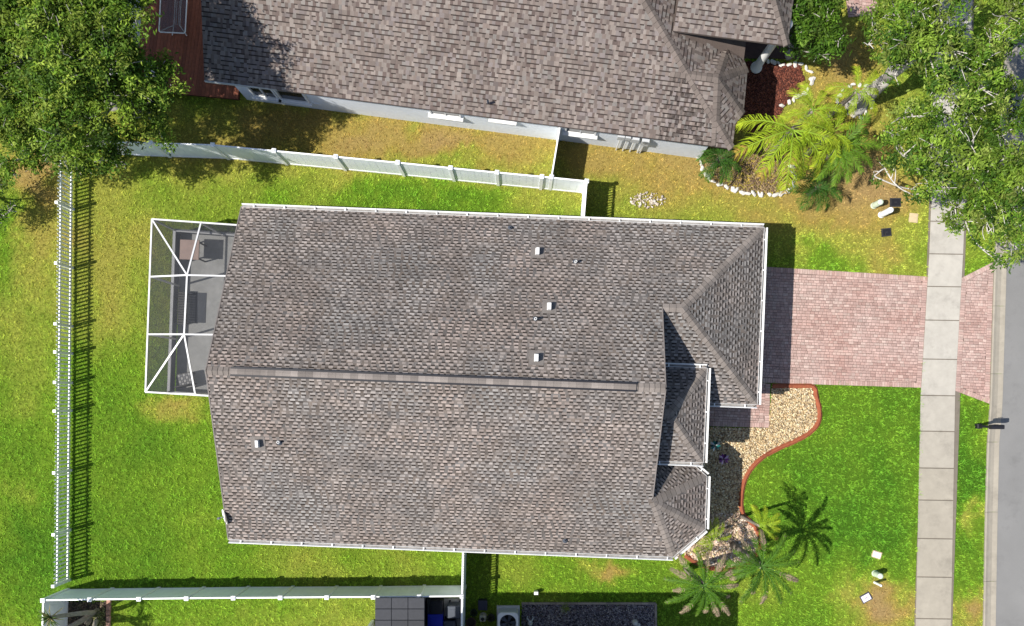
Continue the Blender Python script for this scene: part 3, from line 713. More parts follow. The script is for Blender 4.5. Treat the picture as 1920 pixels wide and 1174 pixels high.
# --- northern neighbour
nb = empty('house', (0, 9, 0), label='house with brown mottled shingle roof and pale walls cut by top edge', cat='house')
s2 = P(865, 213, ZE); w2 = P(383, 152, ZE); hipP = P(1287, 132, 3.75); zh = ZE + SL * ((hipP[0] - s2[0]) * N2[0] + (hipP[1] - s2[1]) * N2[1])
e2 = add(hipP, sc(E2, (zh - ZE) / SL)); n2 = add(s2, sc(N2, 13.0))
nmain = Body([plane(s2, N2, SL, ZE), plane(e2, neg(E2), SL, ZE), plane(n2, neg(N2), SL, ZE)], [(w2, E2)])
ap2 = P(1347, 145, 3.75); zap2 = hgt(nmain.pl[0], ap2)
c1, c2, c3, c4, c5 = P(1351, 263, ZE), P(1394, 215, ZE), P(1402, 128, ZE), P(1384, 88, ZE), P(1300, 60, ZE)
nbay = Body([plane(s2, N2, SL, ZE), apex_plane(c1, c2, ZE, zap2, ap2), apex_plane(c2, c3, ZE, zap2, ap2), apex_plane(c3, c4, ZE, zap2, ap2), plane(add(ap2, sc(N2, (zap2 - ZE) / SL)), neg(N2), SL, ZE)], [(P(1250, 140, ZE), E2)])
ZP = 4.2
ps = P(1380, 73, ZP); pe = P(1480, 60, ZP); pn = add(ps, sc(N2, 5.5))
nporch = Body([plane(ps, N2, SL, ZP), plane(pe, neg(E2), SL * 1.6, ZP), plane(pn, neg(N2), SL, ZP)], [(P(1262, 60, ZP), E2)])
NB = [nmain, nbay, nporch]
nroof = roof(nb, NB, 'block')
def along2(p0, u):
    t = (u[0] - p0[0]) * E2[0] + (u[1] - p0[1]) * E2[1]; return add(p0, sc(E2, t))
def XY2(u, n):
    eu = u[0] * E2[0] + u[1] * E2[1]; nv = n[0] * N2[0] + n[1] * N2[1]; return (E2[0] * eu + N2[0] * nv, E2[1] * eu + N2[1] * nv)
fascia(nb, add(along2(s2, w2), sc(N2, -.022)), add(c1, sc(N2, -.022)), ZE - .06, ZE - .06, 'fascia_board', .03, .14, 'acgrey')
ws2 = add(s2, sc(N2, .30)); ww2 = add(w2, sc(E2, .75)); we2 = add(c1, sc(E2, -.25))
wall_prism(nb, [XY2(ww2, ws2), XY2(we2, ws2), XY2(we2, add(s2, sc(N2, 12.6))), XY2(ww2, add(s2, sc(N2, 12.6)))], 0, ZE - .02, 'stucco')
a = XY2(ww2, ws2); b = XY2(ww2, add(s2, sc(N2, 12.6))); r = ((a[0] + b[0]) / 2, (a[1] + b[1]) / 2); t = sc(E2, .15)
tri = [(*a, ZE - .03), (*b, ZE - .03), (*r, ZE + 6.3 * SL - .25)]; mb = MB()
mb.addm(tri + [(p[0] + t[0], p[1] + t[1], p[2]) for p in tri], [(0, 1, 2), (5, 4, 3), (0, 3, 4, 1), (1, 4, 5, 2), (2, 5, 3, 0)]); mb.build('gable_wall', M['stucco'], nb)
wall_prism(nb, [XY2(add(we2, sc(E2, .004)), add(ws2, sc(N2, .003))), add(c2, (-.35, .1)), add(c3, (-.35, -.05)), add(c4, (-.3, -.3)), XY2(add(we2, sc(E2, .004)), c4)], 0, ZE - .03, 'stucco')
r = MB().lathe((*P(1417, 128), 0), [(.24, 0), (.24, .12), (.17, .16), (.16, 1.2), (.14, 3.6), (.2, 3.7), (.2, ZP - .1)], 18).build('porch_column', M['white'], nb, True)
def wall_at(px, py, z):
    q = P(px, py, z); return XY2(q, ws2)
window(nb, wall_at(486, 178, 1.7), .8, 1.05, 1.5, A2, neg(N2), 2, depth=.08)
window(nb, wall_at(541, 184, 1.7), .8, 1.2, 1.5, A2, neg(N2), 1, depth=.08)
window(nb, wall_at(832, 220, 1.9), 1.35, 1.25, .75, A2, neg(N2), 2)
window(nb, wall_at(941, 231, 2.0), 1.75, .95, .45, A2, neg(N2), 2)
window(nb, wall_at(1088, 252, 1.8), 1.3, 1.25, .8, A2, neg(N2), 2)
MB().box((*add(wall_at(520, 182, 1.7), sc(N2, -.012)), .66), (2.9, .05, .1), A2).build('window_ledge', M['white'], nb)
for px, zz, wd, ht in ((1163, 1.55, .28, .38), (1176, 1.6, .22, .30), (1190, 1.45, .32, .4), (1210, 1.3, .3, .55)):
    q = add(wall_at(px, 262, 1.5), sc(N2, -.09)); bx = MB().box((*q, zz + .2), (wd, .18, ht), A2, .01).build('meter_box', M['acgrey'], nb)
    MB().beam((*q, zz + .05), (*q, .0), .045, .045).build('conduit', M['white'], bx)
    if px == 1210: MB().beam((*add(q, sc(E2, -.1)), zz + .05), (*add(q, sc(E2, -.1)), 0), .05, .05).build('conduit', M['white'], bx); MB().lathe((*add(q, sc(N2, -.08)), zz + .35), [(.09, 0), (.09, .08), (.06, .12)], 12).build('meter_dial', M['tglass'], bx)
v = MB().lathe((*P(915, 191, 3.1), 2.98), [(.045, 0), (.045, .22), (.03, .22), (.03, .12)], 12).build('vent_pipe', M['greyplastic'], nb)

# --- southern neighbour: only its shade reaches the picture
sb = empty('house', (-1, -14, 0), label='two storey house past the bottom edge shading the gravel strip', cat='house')
q = [(-6.1, -9.22), (4.75, -9.22), (4.75, -22), (-6.1, -22)]
z5 = 5.85
sbody = Body([plane((0, -9.22), (0, -1), .4, z5), plane((0, -22), (0, 1), .4, z5), plane((-6.1, 0), (1, 0), .4, z5), plane((4.75, 0), (-1, 0), .4, z5)])
roof(sb, [sbody], 'dim', .15)
wall_prism(sb, [(-5.7, -9.62), (4.35, -9.62), (4.35, -21.6), (-5.7, -21.6)], 0, z5 - .05, 'stucco2')
for x in (-3, 1.5): window(sb, (x, -9.62), 3.6, 1.2, 1.2, 0, (0, 1))

# ------------------------------------------------------------------ pool cage and patio
tag(MB().prism(ccw(patio_poly), 0, .05).build('patio_slab', M['slab']), kind='structure')
cage = empty('screen_enclosure', P3(335, 590), label='white framed screen enclosure over the back patio', cat='screen enclosure')
zt, zrd = 2.7, 3.15
NW, SW = P3(285, 411, zt), P3(273, 735, zt); NE, SE = P3(470, 424, zt), P3(420, 744, zt)
A_, B_ = P3(351, 516, zrd), P3(345.5, 627, zrd); Nm, Sm = P3(377, 418, zt), P3(366, 738, zt)
Wa, Wb = P3(283, 519, zt), P3(278, 627, zt); Ea, Eb = P3(440, 518, 3.0), P3(430, 628, 3.0)
for a, b in ((NW, SW), (NW, NE), (SW, SE), (A_, B_), (NW, A_), (SW, B_), (Nm, A_), (Sm, B_), (Wa, A_), (Wb, B_), (A_, Ea), (B_, Eb)):
    MB().beam(a, b, .06, .055).build('roof_beam', M['frame'], cage)
base = lambda p: (p[0], p[1], .05)
for p in (NW, SW, Wa, Wb, Nm, Sm): MB().beam(base(p), (p[0], p[1], zt - .03), .07, .07).build('post', M['frame'], cage)
for a, b in ((NW, SW), (NW, NE), (SW, SE)):
    MB().beam((a[0], a[1], .62), (b[0], b[1], .62), .11, .06).build('chair_rail', M['frame'], cage)
    MB().beam((a[0], a[1], .32), (b[0], b[1], .32), .02, .52).build('kick_panel', M['kick'], cage)
def panel(*p):
    mb = MB(); n = len(p); ctr = Vector([sum(q[k] for q in p) / n for k in range(3)]); nrm = (Vector(p[1]) - Vector(p[0])).cross(Vector(p[2]) - Vector(p[0])).normalized() * .001
    mb.face([Vector(q) * .999 + ctr * .001 for q in p]); mb.build('screen_panel', M['screen'], cage)
for p in ((NW, Wa, A_), (Wa, Wb, B_, A_), (Wb, SW, B_), (NW, A_, Nm), (SW, Sm, B_), (Nm, A_, Ea, NE), (A_, B_, Eb, Ea), (B_, Sm, SE, Eb)): panel(*p)
for a, b in ((NW, Wa), (Wa, Wb), (Wb, SW), (NW, Nm), (Nm, NE), (SW, Sm), (Sm, SE)): panel((a[0], a[1], .65), (b[0], b[1], .65), (b[0], b[1], zt - .05), (a[0], a[1], zt - .05))
def legs(root, c, w_, d_, h_, rz, m, t=.05):
    ca, sa = math.cos(rz), math.sin(rz)
    for x in (-1, 1):
        for y in (-1, 1):
            X, Y = x * (w_ / 2 - t), y * (d_ / 2 - t); MB().box((c[0] + X * ca - Y * sa, c[1] + X * sa + Y * ca, c[2] + h_ / 2), (t, t, h_), rz).build('leg', M[m], root)
q = P3(357, 469, .85); q = (q[0], q[1], .05)
t = empty('patio_table', q, label='square patio table with pinkish stone top inside the screen enclosure', cat='table')
MB().box((q[0], q[1], .93), (.78, .8, .05), A1, .012).build('tabletop', M['tabletop'], t); legs(t, q, .74, .76, .855, A1, 'bronze')
MB().box((q[0], q[1], .87), (.66, .68, .06), A1).build('apron', M['bronze'], t)
q = P3(371, 577, .05); rug = MB().box((q[0], q[1], .058), (.68, 1.25, .016), A1); rug = rug.build('outdoor_rug', M['greyplastic']); tag(rug, 'dark charcoal outdoor rug on the patio floor beside the slatted bench', 'rug')
q = P3(347, 580, .05); t = empty('slatted_bench', q, label='dark slatted bench along the screen wall of the patio', cat='bench')
for k in range(13): MB().box((q[0], q[1] + (k - 6) * .105, .46), (.46, .07, .025), A1, .005).build('slat', M['bronze'], t)
for s in (-1, 1): MB().box((q[0] + s * .2, q[1], .425), (.04, 1.32, .04), A1).build('rail', M['bronze'], t)
legs(t, q, .44, 1.3, .355, A1, 'bronze', .045)
q = P3(356, 712, .05); t = empty('patio_chair', q, label='patio chair with light patterned cushion in the lower corner of the enclosure', cat='chair')
legs(t, q, .6, .55, .4, .2, 'bronze'); MB().box((q[0], q[1], .47), (.6, .55, .04), .2).build('seat', M['bronze'], t)
mb = MB(); 
for i in range(5):
    for j in range(4):
        mb.col((.42, .41, .40) if (i + j) % 2 else (.16, .16, .17)); x, y = (i - 2) * .104, (j - 1.5) * .12; mb.box((q[0] + x * .98 - y * .199, q[1] + x * .199 + y * .98, .54), (.102, .118, .09), .2, .015)
mb.build('cushion', M['attrpaint'], t); MB().box((q[0] + .03, q[1] - .27, .75), (.6, .06, .5), .2, .01).build('backrest', M['bronze'], t)

# ------------------------------------------------------------------ fences
def vinyl_fence(label, tops, h=1.83, picket=False, skip_first=False, capm='vinyl', boards=True):
    """tops: photo positions of the post tops"""
    Q = [P(x, y, h) for x, y in tops]; root = empty('privacy_fence', (*Q[0], 0), label=label, cat='fence')
    for i, q in enumerate(Q):
        if skip_first and i == 0: continue
        a = Q[max(i - 1, 0)]; b = Q[min(i + 1, len(Q) - 1)]; an = math.atan2(b[1] - a[1], b[0] - a[0])
        p = MB().box((*q, (h + .03) / 2), (.125, .125, h + .03), an).build('post', M['vinyl'], root)
        mb = MB(); mb.box((*q, h + .045), (.165, .165, .03), an); mb.box((*q, h + .085), (.15, .15, .05), an, 0, .15); mb.build('cap', M['vinyl'], p)
    for a, b in zip(Q, Q[1:]):
        d = Vector((b[0] - a[0], b[1] - a[1])); L = d.length; d.normalize(); an = math.atan2(d[1], d[0]); m = ((a[0] + b[0]) / 2, (a[1] + b[1]) / 2); Lp = L - .13; dz = random.uniform(-.01, .01)
        top = h - .04 + dz; pt = top if not picket else top - .38
        for z, hh in ((.1, .14), (top, .09)) + (((pt - .02, .10),) if picket else ()): MB().box((*m, z), (Lp, .055, hh), an).build('rail', M['vinyl'], root)
        if boards:
            nbd = max(1, round(Lp / .29)); wv = Lp / nbd; z0, z1 = .17, pt - (.045 if not picket else .07)
            mesh = MB().box((0, 0, 0), (wv - .010, .030, z1 - z0), 0, .0).mesh('board', M['vinylpanel'])
            for k in range(nbd):
                s = -Lp / 2 + wv * (k + .5); o = link('board', mesh); o.location = (m[0] + d[0] * s, m[1] + d[1] * s, (z0 + z1) / 2); o.rotation_euler = (0, 0, an); bpy_parent(o, root)
            MB().box((*m, (z0 + z1) / 2), (Lp - .01, .012, z1 - z0 - .004), an).build('backing', M['vinylpanel'], root)
        if picket:
            s = -Lp / 2 + .06; mesh = MB().box((0, 0, 0), (.036, .025, .30), 0).mesh('picket', M['vinyl'])
            while s < Lp / 2 - .03:
                o = link('picket', mesh); o.location = (m[0] + d[0] * s, m[1] + d[1] * s, pt + .18); o.rotation_euler = (0, 0, an); bpy_parent(o, root); s += .105
    return root
def bpy_parent(o, root):
    o.parent = root; o.matrix_parent_inverse = Matrix.Translation(root.location).inverted() if not any(root.rotation_euler) else root.matrix_basis.inverted()
vinyl_fence('long white privacy fence between the two houses', [(168, 264), (283, 268), (399, 272), (514, 283), (630, 294), (746, 305), (845, 315), (932, 323.5), (1016, 331.5), (1100, 340)])
vinyl_fence('white fence with picket top closing the side yard north of the grey house', [(1100, 340), (1094, 420)], picket=True, skip_first=True)
vinyl_fence('short white cross fence running from neighbour wall to the long fence', [(1050, 236), (1034, 332)])
vinyl_fence('long white privacy fence along the bottom edge of the back yard', [(81, 1125.5), (169, 1124), (261, 1123), (350, 1122), (438, 1121), (526, 1120.5), (613, 1120), (700, 1119.5), (786, 1118.5), (866, 1118)])
vinyl_fence('white fence with picket top closing the side yard south of the grey house', [(868, 1030), (866, 1118), (865, 1210)], picket=True)
vinyl_fence('white fence panel running off the bottom left corner behind the yucca', [(81, 1125.5), (78, 1230)], skip_first=True)
# picket fence on the west boundary
pf = empty('picket_fence', P3(136, 700), label='white open picket fence along the left side of the back yard', cat='fence')
hp = 1.30; yb = lambda y: (lerp_px([(139, 250), (138, 340), (131, 1100), (130, 1200)], y), y)
posts = [265, 379, 493, 607, 660, 717, 771, 887, 1003, 1100]
gb = [(CY + (y - CY) * (H - hp) / H) for y in posts]          # ground y of posts measured at their tops
for y in gb:
    q = P(*yb(y)); p = MB().box((*q, (hp - .04) / 2), (.11, .11, hp - .04)).build('post', M['vinyl'], pf)
    mb = MB(); mb.box((*q, hp - .03), (.12, .12, .02)); mb.box((*q, hp - .005), (.10, .10, .03), 0, 0, .15); mb.build('cap', M['vinyl'], p)
pk = MB(); pk.box((0, 0, .59), (.022, .066, 1.06)); pk.addm([(-.011, -.035, 1.12), (.011, -.035, 1.12), (.011, .035, 1.12), (-.011, .035, 1.12), (-.011, 0, 1.20), (.011, 0, 1.20)], [(0, 1, 5, 4), (1, 2, 5), (2, 3, 4, 5), (3, 0, 4)])
pkm = pk.mesh('picket', M['vinyl'])
for y0, y1 in zip(gb, gb[1:]):
    a, b = P(*yb(y0)), P(*yb(y1)); L = math.dist(a, b); d = ((b[0] - a[0]) / L, (b[1] - a[1]) / L)
    for z in (.18, .95): MB().beam((a[0] + d[0] * .05, a[1] + d[1] * .05, z), (b[0] - d[0] * .05, b[1] - d[1] * .05, z), .045, .085).build('rail', M['vinyl'], pf)
    n = max(2, round((L - .11) / .158)); 
    for k in range(n):
        s = .055 + (L - .11) * (k + .5) / n; o = link('picket', pkm); o.location = (a[0] + d[0] * s, a[1] + d[1] * s, random.uniform(-.01, .01)); o.rotation_euler = (0, random.uniform(-.01, .01), math.atan2(d[1], d[0]) + math.pi / 2); bpy_parent(o, pf)

# ------------------------------------------------------------------ deck and its furniture
deck = empty('wood_deck', P3(350, 100), label='red stained timber deck behind the northern house', cat='deck')
dp = ccw(deck_poly); x0, x1 = min(p[0] for p in dp), max(p[0] for p in dp)
ca, sa = E2; s0 = min(p[0] * ca + p[1] * sa for p in dp); s1 = max(p[0] * ca + p[1] * sa for p in dp); s = s0
while s < s1:
    r = [(ca * a - sa * b, sa * a + ca * b) for a, b in ((s + .004, -40), (s + .136, -40), (s + .136, 60), (s + .004, 60))]
    r = clip_convex(r, dp)
    if len(r) > 2:
        g = random.uniform(.75, 1.25); mb = MB(); mb.col((.20 * g, .062 * g, .032 * g)); mb.prism(r, .26 + random.uniform(-.002, .002), .30); mb.build('plank', M['wood'], deck)
    s += .14
cxd = sum(p[0] for p in dp) / 4; cyd = sum(p[1] for p in dp) / 4; shr = [(cxd + (p[0] - cxd) * .985, cyd + (p[1] - cyd) * .985) for p in dp]
mb = MB(); mb.col((.07, .025, .014)); mb.prism(shr, 0, .255); mb.build('deck_frame', M['wood'], deck)
q = P3(325, 15, 1.03); qz = .3; t = empty('glass_table', (q[0], q[1], qz), label='long white framed glass patio table on the red deck', cat='table')
an = math.atan(-.05); hw, hl = .53, 1.0; ca, sa = math.cos(an), math.sin(an); TT = lambda x, y, z: (q[0] + x * ca - y * sa, q[1] + x * sa + y * ca, z)
rim = []
for cx_, cy_, a0 in ((hw - .08, hl - .08, 0), (-hw + .08, hl - .08, 90), (-hw + .08, -hl + .08, 180), (hw - .08, -hl + .08, 270)):
    for k in range(4): aa = math.radians(a0 + k * 30); rim.append(TT(cx_ + .08 * math.cos(aa), cy_ + .08 * math.sin(aa), 1.03))
MB().tube(rim + [rim[0]], .024, 8, False).build('rim', M['white'], t)
mb = MB(); n = len(rim); mb.addm(rim + [(p[0], p[1], p[2] - .008) for p in rim], [tuple(range(n)), tuple(range(2 * n - 1, n - 1, -1))]); mb.build('glass_top', M['tglass'], t)
for sx in (-1, 1):
    for sy in (-1, 1): MB().tube([TT(sx * (hw - .05), sy * (hl - .06), 1.0), TT(sx * .12, sy * .52, .62), TT(sx * .30, sy * .80, .32)], .02, 8).build('leg', M['white'], t)
    MB().tube([TT(sx * .12, -.52, .62), TT(sx * .12, .52, .62)], .018, 8).build('stretcher', M['white'], t)
    MB().tube([TT(sx * .05, -.50, .60), TT(sx * .05, .50, .60)], .012, 8).build('stretcher', M['white'], t)
q = P3(284, 136, .75); t = empty('patio_chair', (q[0], q[1], .3), label='patio chair with curved white back half under the oak on the deck', cat='chair')
mb = MB(); arc = [(q[0] + .36 * math.cos(a), q[1] + .36 * math.sin(a), .95) for a in np.linspace(.5, 2.6, 10)]; mb.tube(arc, .025, 8); mb.build('back_rail', M['white'], t)
for k in range(1, 9): MB().beam(arc[k], (arc[k][0] * .9 + q[0] * .1, arc[k][1] * .9 + q[1] * .1, .72), .04, .01).build('back_slat', M['white'], t)
MB().lathe((q[0], q[1], .70), [(.30, 0), (.31, .03), (.28, .045)], 18).build('seat', M['white'], t); legs(t, (q[0], q[1], .3), .45, .45, .41, .3, 'white', .035)
tag(MB().prism(ccw(porch_poly), 0, .06).build('porch_slab', M['porch']), kind='structure')
# pale patio glimpsed through the oak
tag(MB().prism(ccw(pts([(215, -60), (268, -60), (262, 150), (205, 150)])), 0, .04).build('concrete_pad', M['slab']), kind='structure')

# ------------------------------------------------------------------ garden bed: curbing, pebbles, soil
cen = pts(bed_px); fine = []
for i in range(len(cen) - 1):        # Catmull-Rom through the measured line
    p0, p1, p2, p3 = cen[max(i - 1, 0)], cen[i], cen[i + 1], cen[min(i + 2, len(cen) - 1)]
    if i in (0,):
        for t in np.linspace(0, 1, 5)[:-1]: fine.append((p1[0] + (p2[0] - p1[0]) * t, p1[1] + (p2[1] - p1[1]) * t)); 
        continue
    for t in np.linspace(0, 1, 7)[:-1]:
        f = lambda k: .5 * (2 * p1[k] + (p2[k] - p0[k]) * t + (2 * p0[k] - 5 * p1[k] + 4 * p2[k] - p3[k]) * t * t + (3 * p1[k] - p0[k] - 3 * p2[k] + p3[k]) * t ** 3)
        fine.append((f(0), f(1)))
fine.append(cen[-1])
mb = MB(); pr = [(-.10, 0), (-.095, .05), (-.03, .115), (.03, .12), (.06, .09), (.075, .055), (.105, .045), (.11, 0)]; rows = []
for i, p in enumerate(fine):
    a = fine[max(i - 1, 0)]; b = fine[min(i + 1, len(fine) - 1)]; d = Vector((b[0] - a[0], b[1] - a[1])).normalized(); o = (-d[1], d[0])
    rows.append([(p[0] + o[0] * x, p[1] + o[1] * x, z) for x, z in pr])
for r0, r1 in zip(rows, rows[1:]):
    for k in range(len(pr) - 1): mb.face([r0[k], r0[k + 1], r1[k + 1], r1[k]])
tag(mb.build('garden_curbing', M['curb'], None, False), 'winding terracotta coloured curbing around the pebble bed', 'garden edging')
def sheet(name, poly, z, col):
    mb = MB(); mb.col(col); mb.face([(*p, z) for p in ccw(poly)]); return tag(mb.build(name, M['bed']), kind='structure')
sheet('bed_soil', bed_poly, .012, (.20, .14, .08)); sheet('gravel_base', dark_bed, .012, (.03, .027, .03)); sheet('yucca_bed_soil', yucca_bed, .012, (.06, .045, .035)); sheet('mulch_base', mulch_poly, .012, (.11, .03, .018))
ICO = None
def ico():
    t = (1 + 5 ** .5) / 2
    v = np.array([(-1, t, 0), (1, t, 0), (-1, -t, 0), (1, -t, 0), (0, -1, t), (0, 1, t), (0, -1, -t), (0, 1, -t), (t, 0, -1), (t, 0, 1), (-t, 0, -1), (-t, 0, 1)]); v /= np.linalg.norm(v[0])
    f = np.array([(0, 11, 5), (0, 5, 1), (0, 1, 7), (0, 7, 10), (0, 10, 11), (1, 5, 9), (5, 11, 4), (11, 10, 2), (10, 7, 6), (7, 1, 8), (3, 9, 4), (3, 4, 2), (3, 2, 6), (3, 6, 8), (3, 8, 9), (4, 9, 5), (2, 4, 11), (6, 2, 10), (8, 6, 7), (9, 8, 1)]); return v, f
IV, IF = ico()
def pebbles(name, poly, dens, r0, r1, palette, label, cat, z=.015, mask=None, flat=.6, m='pebble', excl=()):
    xs = [p[0] for p in poly]; ys = [p[1] for p in poly]; A = (max(xs) - min(xs)) * (max(ys) - min(ys)); n = int(A * dens)
    X = np.random.uniform(min(xs), max(xs), n); Y = np.random.uniform(min(ys), max(ys), n); k = inpoly(X, Y, poly)
    for e in excl: k &= ~inpoly(X, Y, e)
    X, Y = X[k], Y[k]
    if mask is not None: k = mask(X, Y); X, Y = X[k], Y[k]
    n = len(X); r = np.random.uniform(r0, r1, n); S = np.stack([r * np.random.uniform(.7, 1.4, n), r * np.random.uniform(.6, 1.0, n), r * flat * np.random.uniform(.6, 1.2, n)], -1); a = np.random.uniform(0, 6.28, n)
    v = IV[None] * S[:, None] * np.random.uniform(.85, 1.15, (n, 12, 1)); x = v[..., 0] * np.cos(a)[:, None] - v[..., 1] * np.sin(a)[:, None]; y = v[..., 0] * np.sin(a)[:, None] + v[..., 1] * np.cos(a)[:, None]
    V = np.stack([x + X[:, None], y + Y[:, None], v[..., 2] + z + S[:, 2:3] * .5 + np.random.uniform(0, .02, (n, 1))], -1).reshape(-1, 3)
    Fc = (IF[None] + (np.arange(n) * 12)[:, None, None]).reshape(-1, 3)
    pal = np.array(palette)[np.random.randint(0, len(palette), n)] * np.random.uniform(.7, 1.2, (n, 1)) * .9
    return tag(link(name, mesh_np(name, V, Fc, np.repeat(pal, 12, 0), M[m], True)), label, cat, kind='stuff')
inset_bed = [(p[0] + (bed_poly[22][0] - p[0]) * 0, p[1]) for p in bed_poly]
sx_, sy_ = P(1300, 962)
pebbles('pebble_bed', bed_poly, 620, .026, .05, [(.50, .38, .21), (.58, .46, .28), (.42, .30, .16), (.62, .53, .37), (.48, .33, .17), (.33, .25, .16), (.60, .50, .30)], 'tan river pebbles filling the curved front bed', 'pebbles', mask=lambda X, Y: Y > sy_, excl=[walk_polyA])
pebbles('rock_mulch', bed_poly, 420, .035, .07, [(.52, .38, .27), (.58, .45, .33), (.44, .30, .22), (.62, .53, .44), (.36, .26, .18), (.50, .40, .22)], 'larger pinkish rocks around the front palms', 'rocks', mask=lambda X, Y: Y <= sy_)
pebbles('dark_gravel', dark_bed, 900, .02, .042, [(.12, .105, .13), (.20, .185, .21), (.07, .062, .075), (.32, .29, .29), (.15, .115, .115)], 'dark grey gravel strip at the bottom edge', 'gravel')
rp_ = pts([(rock_px[0] + 34 * math.cos(a), rock_px[1] + 15 * math.sin(a)) for a in np.linspace(0, 6.28, 14)[:-1]])
pebbles('pale_rock_patch', rp_, 170, .03, .065, [(.52, .46, .40), (.42, .36, .30), (.60, .55, .50), (.34, .28, .2)], 'small patch of pale stones in the side lawn', 'stones')
pebbles('red_mulch', mulch_poly, 700, .025, .06, [(.10, .028, .018), (.14, .042, .026), (.07, .022, .016), (.18, .06, .036)], 'red brown mulch beside the neighbour porch', 'mulch', flat=.3, m='mulch')
pebbles('leaf_litter', yucca_bed, 320, .03, .07, [(.10, .07, .05), (.06, .045, .035), (.16, .12, .08), (.05, .05, .03)], 'brown leaf litter under the yucca', 'leaf litter', flat=.3, m='mulch')
palmbed = pts([(1312, 300), (1325, 335), (1365, 358), (1430, 366), (1475, 360), (1488, 330), (1480, 300), (1450, 270), (1400, 262), (1340, 275)])
pebbles('palm_bed_mulch', palmbed, 260, .03, .06, [(.16, .11, .06), (.22, .15, .08), (.11, .07, .045), (.28, .2, .11)], 'brown mulch under the neighbour palms', 'mulch', flat=.3, m='mulch')
def stone_mesh(seed):
    rs = np.random.RandomState(seed); mb = MB(); g = rs.uniform(.85, 1.05); mb.col((.56 * g, .53 * g, .49 * g)); v = IV * np.array((1, .7, .55)) * rs.uniform(.68, 1.25, (12, 1)); mb.addm(v.tolist(), IF.tolist()); return mb.mesh('stone', M['stone'], False)
SM = [stone_mesh(k) for k in range(14)]
def stone_row(label, line, step=.24, r=.14, closed=False):
    L = pts(line); root = empty('stone_edging', (*L[0], 0), label=label, cat='stone edging')
    if closed: L = L + [L[0]]
    for a, b in zip(L, L[1:]):
        d = math.dist(a, b); n = max(1, round(d / step))
        for k in range(n):
            t = (k + random.uniform(-.15, .15)) / n; o = link('stone', random.choice(SM)); rr = r * random.uniform(.75, 1.2)
            o.location = (a[0] + (b[0] - a[0]) * t + random.uniform(-.04, .04), a[1] + (b[1] - a[1]) * t + random.uniform(-.04, .04), .06); o.scale = (rr * random.uniform(.8, 1.5), rr * random.uniform(.7, 1.1), rr * random.uniform(.6, 1)); o.rotation_euler = (random.uniform(-.2, .2), random.uniform(-.2, .2), random.uniform(0, 6.28)); bpy_parent(o, root)
stone_row('curved row of white stones around the neighbour palm bed', [(1310, 296), (1316, 318), (1328, 335), (1348, 348), (1372, 356), (1402, 363), (1430, 367), (1455, 366), (1474, 361), (1486, 349), (1489, 332), (1482, 305)])
stone_row('row of white stones edging the red mulch by the porch', [(1440, 116), (1468, 121), (1502, 122), (1518, 135), (1522, 158), (1505, 178), (1478, 193), (1455, 205)], .24, .14)
stone_row('ring of white stones around the oak trunk', [(1570, 190), (1578, 170), (1600, 158), (1622, 162), (1634, 182), (1630, 205), (1612, 220), (1588, 217)], .24, .13, True)
brick = empty('brick_edging', P3(205, 1150), label='row of pinkish edging bricks beside the yucca', cat='brick edging')
y = 1128
while y < 1230:
    q = P(205 + random.uniform(-1, 1), y); g = random.uniform(.8, 1.2); mb = MB(); mb.col((.42 * g, .24 * g, .18 * g)); mb.box((*q, .06), (.17, .21, .12), random.uniform(-.1, .1), .015); mb.build('brick', M['paver'], brick); y += 10.2
kb = empty('gravel_border', P3(1100, 1131), label='low concrete border around the dark gravel strip', cat='garden edging')
for a, b in (((978, 1131), (1229, 1131)), ((1229, 1131), (1230, 1250))):
    A, B = P(*a), P(*b); L = math.dist(A, B); n = round(L / .3)
    for k in range(n):
        q = (A[0] + (B[0] - A[0]) * (k + .5) / n, A[1] + (B[1] - A[1]) * (k + .5) / n); g = random.uniform(.75, 1.2); mb = MB(); mb.col((.26 * g, .22 * g, .19 * g)); mb.box((*q, .045), (L / n - .008, .09, .09), math.atan2(B[1] - A[1], B[0] - A[0]), .012); mb.build('border_block', M['concrete'], kb)

# ------------------------------------------------------------------ small outdoor things
def pedestal(label, px, py, r, h, m):
    q = P(px, py); root = empty('utility_pedestal', (*q, 0), label=label, cat='utility pedestal')
    MB().lathe((*q, 0), [(r * .96, 0), (r, .02), (r, h * .86), (r * .93, h * .93), (r * .7, h * .98), (r * .25, h)], 20).build('housing', M[m], root, True)
    MB().lathe((*q, 0), [(r * 1.12, 0), (r * 1.12, .05), (r * 1.02, .07)], 20).build('collar', M[m], root); MB().lathe((*q, h * .80), [(r * 1.015, 0), (r * 1.03, .01), (r * 1.015, .02)], 20).build('seam', M['greyplastic'], root)
pedestal('pale green utility pedestal nearest the palms in the front lawn', 1638, 386, .12, .75, 'palegreen')
pedestal('white utility pedestal with a green tint, left of the square tan lid', 1652, 403, .12, 1.0, 'vinyl')
pedestal('pale green pedestal standing between the two lilac lids', 1640, 1075, .12, .62, 'palegreen')
pedestal('thin white marker post beside the lower pale green pedestal', 1640, 1092, .05, .65, 'vinyl')
def lid(label, px, py, w_, d_, rz, m, cm='dark', h=.05):
    q = P(px, py); root = empty('water_meter_pit', (*q, 0), label=label, cat='utility box')
    MB().box((*q, h / 2), (w_ + .08, d_ + .08, h), rz).build('rim', M[cm], root); MB().box((*q, h + .01), (w_, d_, .02), rz, .006).build('cover', M[m], root)
    MB().box((*q, h + .023), (w_ * .3, .03, .006), rz).build('handle', M[cm], root)
lid('black rectangular utility lid beside the green pedestal', 1678, 380, .36, .28, 0, 'black')
lid('black utility lid alone in the lawn above the driveway', 1661, 436, .32, .26, .1, 'black')
lid('square tan utility lid next to the sidewalk', 1712, 409, .28, .30, -.1, 'tan', 'tan')
lid('upper lilac utility lid in the front lawn', 1643, 1040, .32, .22, -.3, 'lilac', 'tan')
